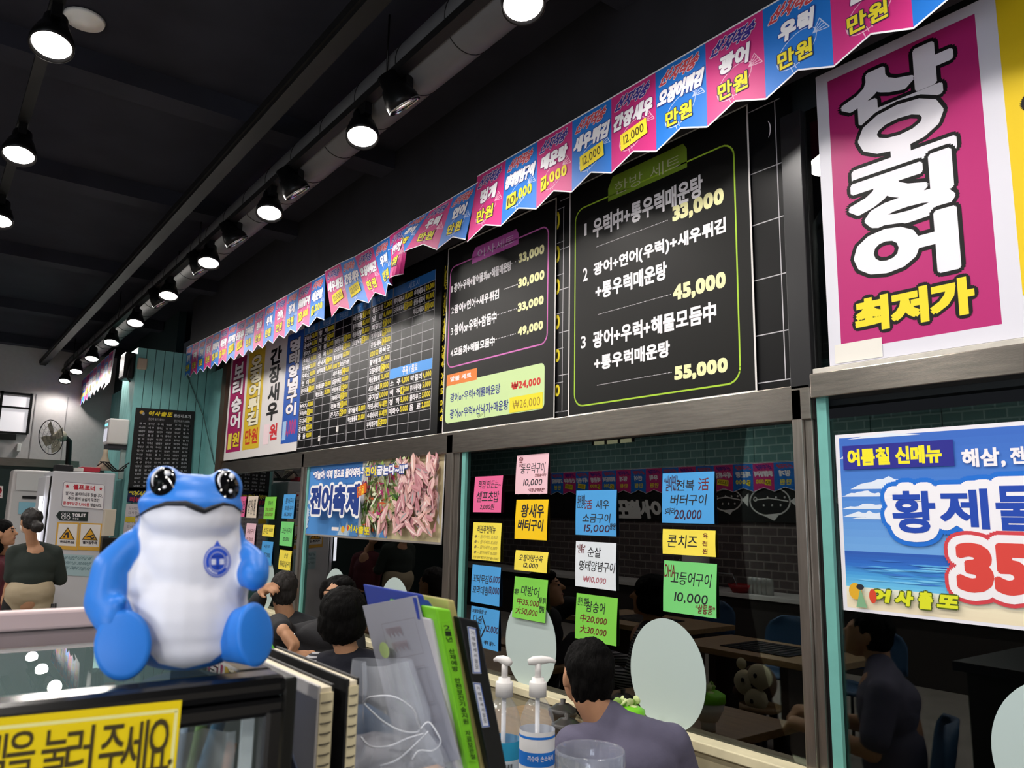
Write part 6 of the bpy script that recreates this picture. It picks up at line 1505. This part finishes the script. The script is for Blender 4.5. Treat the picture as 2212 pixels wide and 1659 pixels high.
# side counter with its clutter
zs = .72
t = empty('side_counter', (-8, -3.55, 0), 'long side counter with a white edge along the brick wall, seen mirrored', 'counter')
MB().box((-12.9, -3.88, zs - .05), (.1, -3.25, zs), M('counter_edge_white', 'c9c6c4', .5)).build('counter_top', t, .004); MB().box((-12.9, -3.86, 0), (.1, -3.3, zs - .05), M('counter_brick', '2c2624', .8)).build('counter_base', t)
def onside(px, py): return mirz(px, py, zs)
p = onside(1606, 1262); t = empty('paper_roll', (p.x, -3.5, zs), 'fat white paper roll on a stand on the side counter, seen mirrored', 'paper roll'); m = MB(); m.lathe([(0, .16), (.17, .16), (.18, .2), (.18, .55), (.06, .57), (.0, .55)], (p.x, -3.5, zs), paper('d4d0cc'), 28); m.build('roll', t); m = MB(); m.cyl((p.x, -3.5, zs), (p.x, -3.5, zs + .16), .1, DARKP); m.build('stand', t)
for k in range(5):
    p = onside(1652 + 24 * k, 1280); m = MB(); m.lathe([(0, 0), (.045, 0), (.048, .16), (.04, .18), (.04, .2), (0, .2)], (p.x, -3.42, zs), M('jar_steel', 'a9a9a6', .25, metal=.6), 20); tag(m.build('steel_jar'), 'steel topped jar in a row on the side counter, seen mirrored', 'jar', 'jars on the side counter')
p = onside(1630, 1278); m = MB(); m.lathe([(0, 0), (.1, 0), (.16, .1), (.15, .1), (.09, .02), (0, .02)], (p.x, -3.4, zs), M('bowl_red', '8c1f24', .4), 24); tag(m.build('red_bowl'), 'dark red bowl beside the jars on the side counter, seen mirrored', 'bowl')
p = onside(1500, 1262); m = MB(); m.lathe([(0, 0), (.1, 0), (.11, .12), (.06, .22), (.03, .25), (.03, .3), (.05, .33), (0, .36)], (p.x, -3.55, zs), STEEL, 24); tag(m.build('kettle'), 'steel kettle on the side counter, seen mirrored', 'kettle')
p = onside(1575, 1270); m = MB(); m.tube([(p.x + .5, -3.35, zs), (p.x + .42, -3.35, zs + .22), (p.x - .3, -3.35, zs + .24), (p.x - .6, -3.35, zs + .02)], .012, CHR, 8); tag(m.build('wire_rack'), 'bent wire rack on the side counter, seen mirrored', 'rack')
# dining tables with inset grills and blue chairs
GRL = M('grill_black', '1c1d20', .25, metal=.4)
def gtable(c, w, d, label):
    t = empty('grill_table', (c.x, c.y, 0), label, 'table', 'grill tables across the room')
    MB().box((c.x - w / 2, c.y - d / 2, .71), (c.x + w / 2, c.y + d / 2, .75), WOOD).build('tabletop', t, .004)
    m = MB(); m.box((c.x - .26, c.y - .2, .75), (c.x + .26, c.y + .2, .757), GRL)
    for k in range(8): m.box((c.x - .23 + .06 * k, c.y - .17, .757), (c.x - .21 + .06 * k, c.y + .17, .763), CHR)
    m.build('grill', t)
    for s in (-1, 1): MB().box((c.x + s * (w / 2 - .3) - .03, c.y - d / 2 + .06, 0), (c.x + s * (w / 2 - .3) + .03, c.y + d / 2 - .06, .71), M('table_side', '3a2a20', .7)).build('leg', t)
gtable(mirz(1665, 1402, .75) + Vector((0, 0, 0)), 1.15, .66, 'wooden table with a black inset grill, seen mirrored beside the broad post')
gtable(mirz(1395, 1338, .75), 1.25, .8, 'wooden table with a black inset grill, seen mirrored between the notes')
for x, y, l in ((-3.72, -.52, 'further from the lens behind the grill table'), (-3.02, -.50, 'nearer the lens behind the grill table'), (-4.8, -.95, 'behind the grill table mirrored between the notes')):
    chair((x, y), (.1, 1), 'blue chair seen mirrored, ' + l, 'blue chairs across the room')
# plush toy lying on a stool
p = mir(1640, 1475, .72); t = empty('plush_toy', (p.x, p.y, p.z - .12), 'small brown plush toy with a cream face, seen mirrored low in the window', 'toy')
TB = M('plush_brown', '4a3324', .95); TCR = M('plush_cream', 'c9c0a0', .95)
m = MB(); m.ball(p, (.11, .09, .11), TB, 20); m.ball(p + Vector((-.1, -.02, -.07)), (.09, .09, .05), TB, 16); m.build('body', t)
m = MB()
for ox, oz in ((.06, .05), (.03, -.08), (-.04, .0)): m.ball(p + Vector((ox - .01, .062, oz)), (.08, .04, .075), TCR, 18)
m.build('face', t)
m = MB()
for ox, oz in ((.05, .06), (-.04, .02), (.02, -.09)): m.ball(p + Vector((ox, .104, oz)), (.014, .006, .014), BLK, 10)
m.build('eyes', t)
m = MB(); m.ball(p + Vector((-.1, .03, .1)), (.035, .02, .035), TCR, 14); m.build('ear', t)
t = empty('wooden_stool', (p.x, p.y, 0), 'low stool carrying the plush toy, out of the picture below', 'stool')
zt = p.z - .125; m = MB(); m.cyl((p.x, p.y, zt - .03), (p.x, p.y, zt), .12, WOOD, 28); m.build('seat', t)
for q in range(4): a = q * math.pi / 2 + .7; m = MB(); m.cyl((p.x + .09 * math.cos(a), p.y + .09 * math.sin(a), 0), (p.x + .09 * math.cos(a), p.y + .09 * math.sin(a), zt - .03), .016, BLK, 8); m.build('leg', t)
# fill lights added behind the lens, shaped like lit drinks showcases
for i, x in enumerate((.2, 1.35, 2.5)):
    t = empty('fill_light_box', (x + .5, -3.4, 0), 'added fill light box behind the lens, ' + ('nearest the side counter', 'middle one', 'nearest the corner')[i], 'fridge', 'added fill lights behind the lens')
    MB().box((x, -3.85, 0), (x + 1.05, -3.2, 2.1), FR).build('body', t, .01); box('fill_panel', (x + .08, -3.199, .25), (x + .97, -3.19, 1.98), M('fill_glow', 'eaf2ff', .5, emit=7), t)
    MB().box((x + .98, -3.2, .9), (x + 1.01, -3.15, 1.5), BLK).build('handle', t)
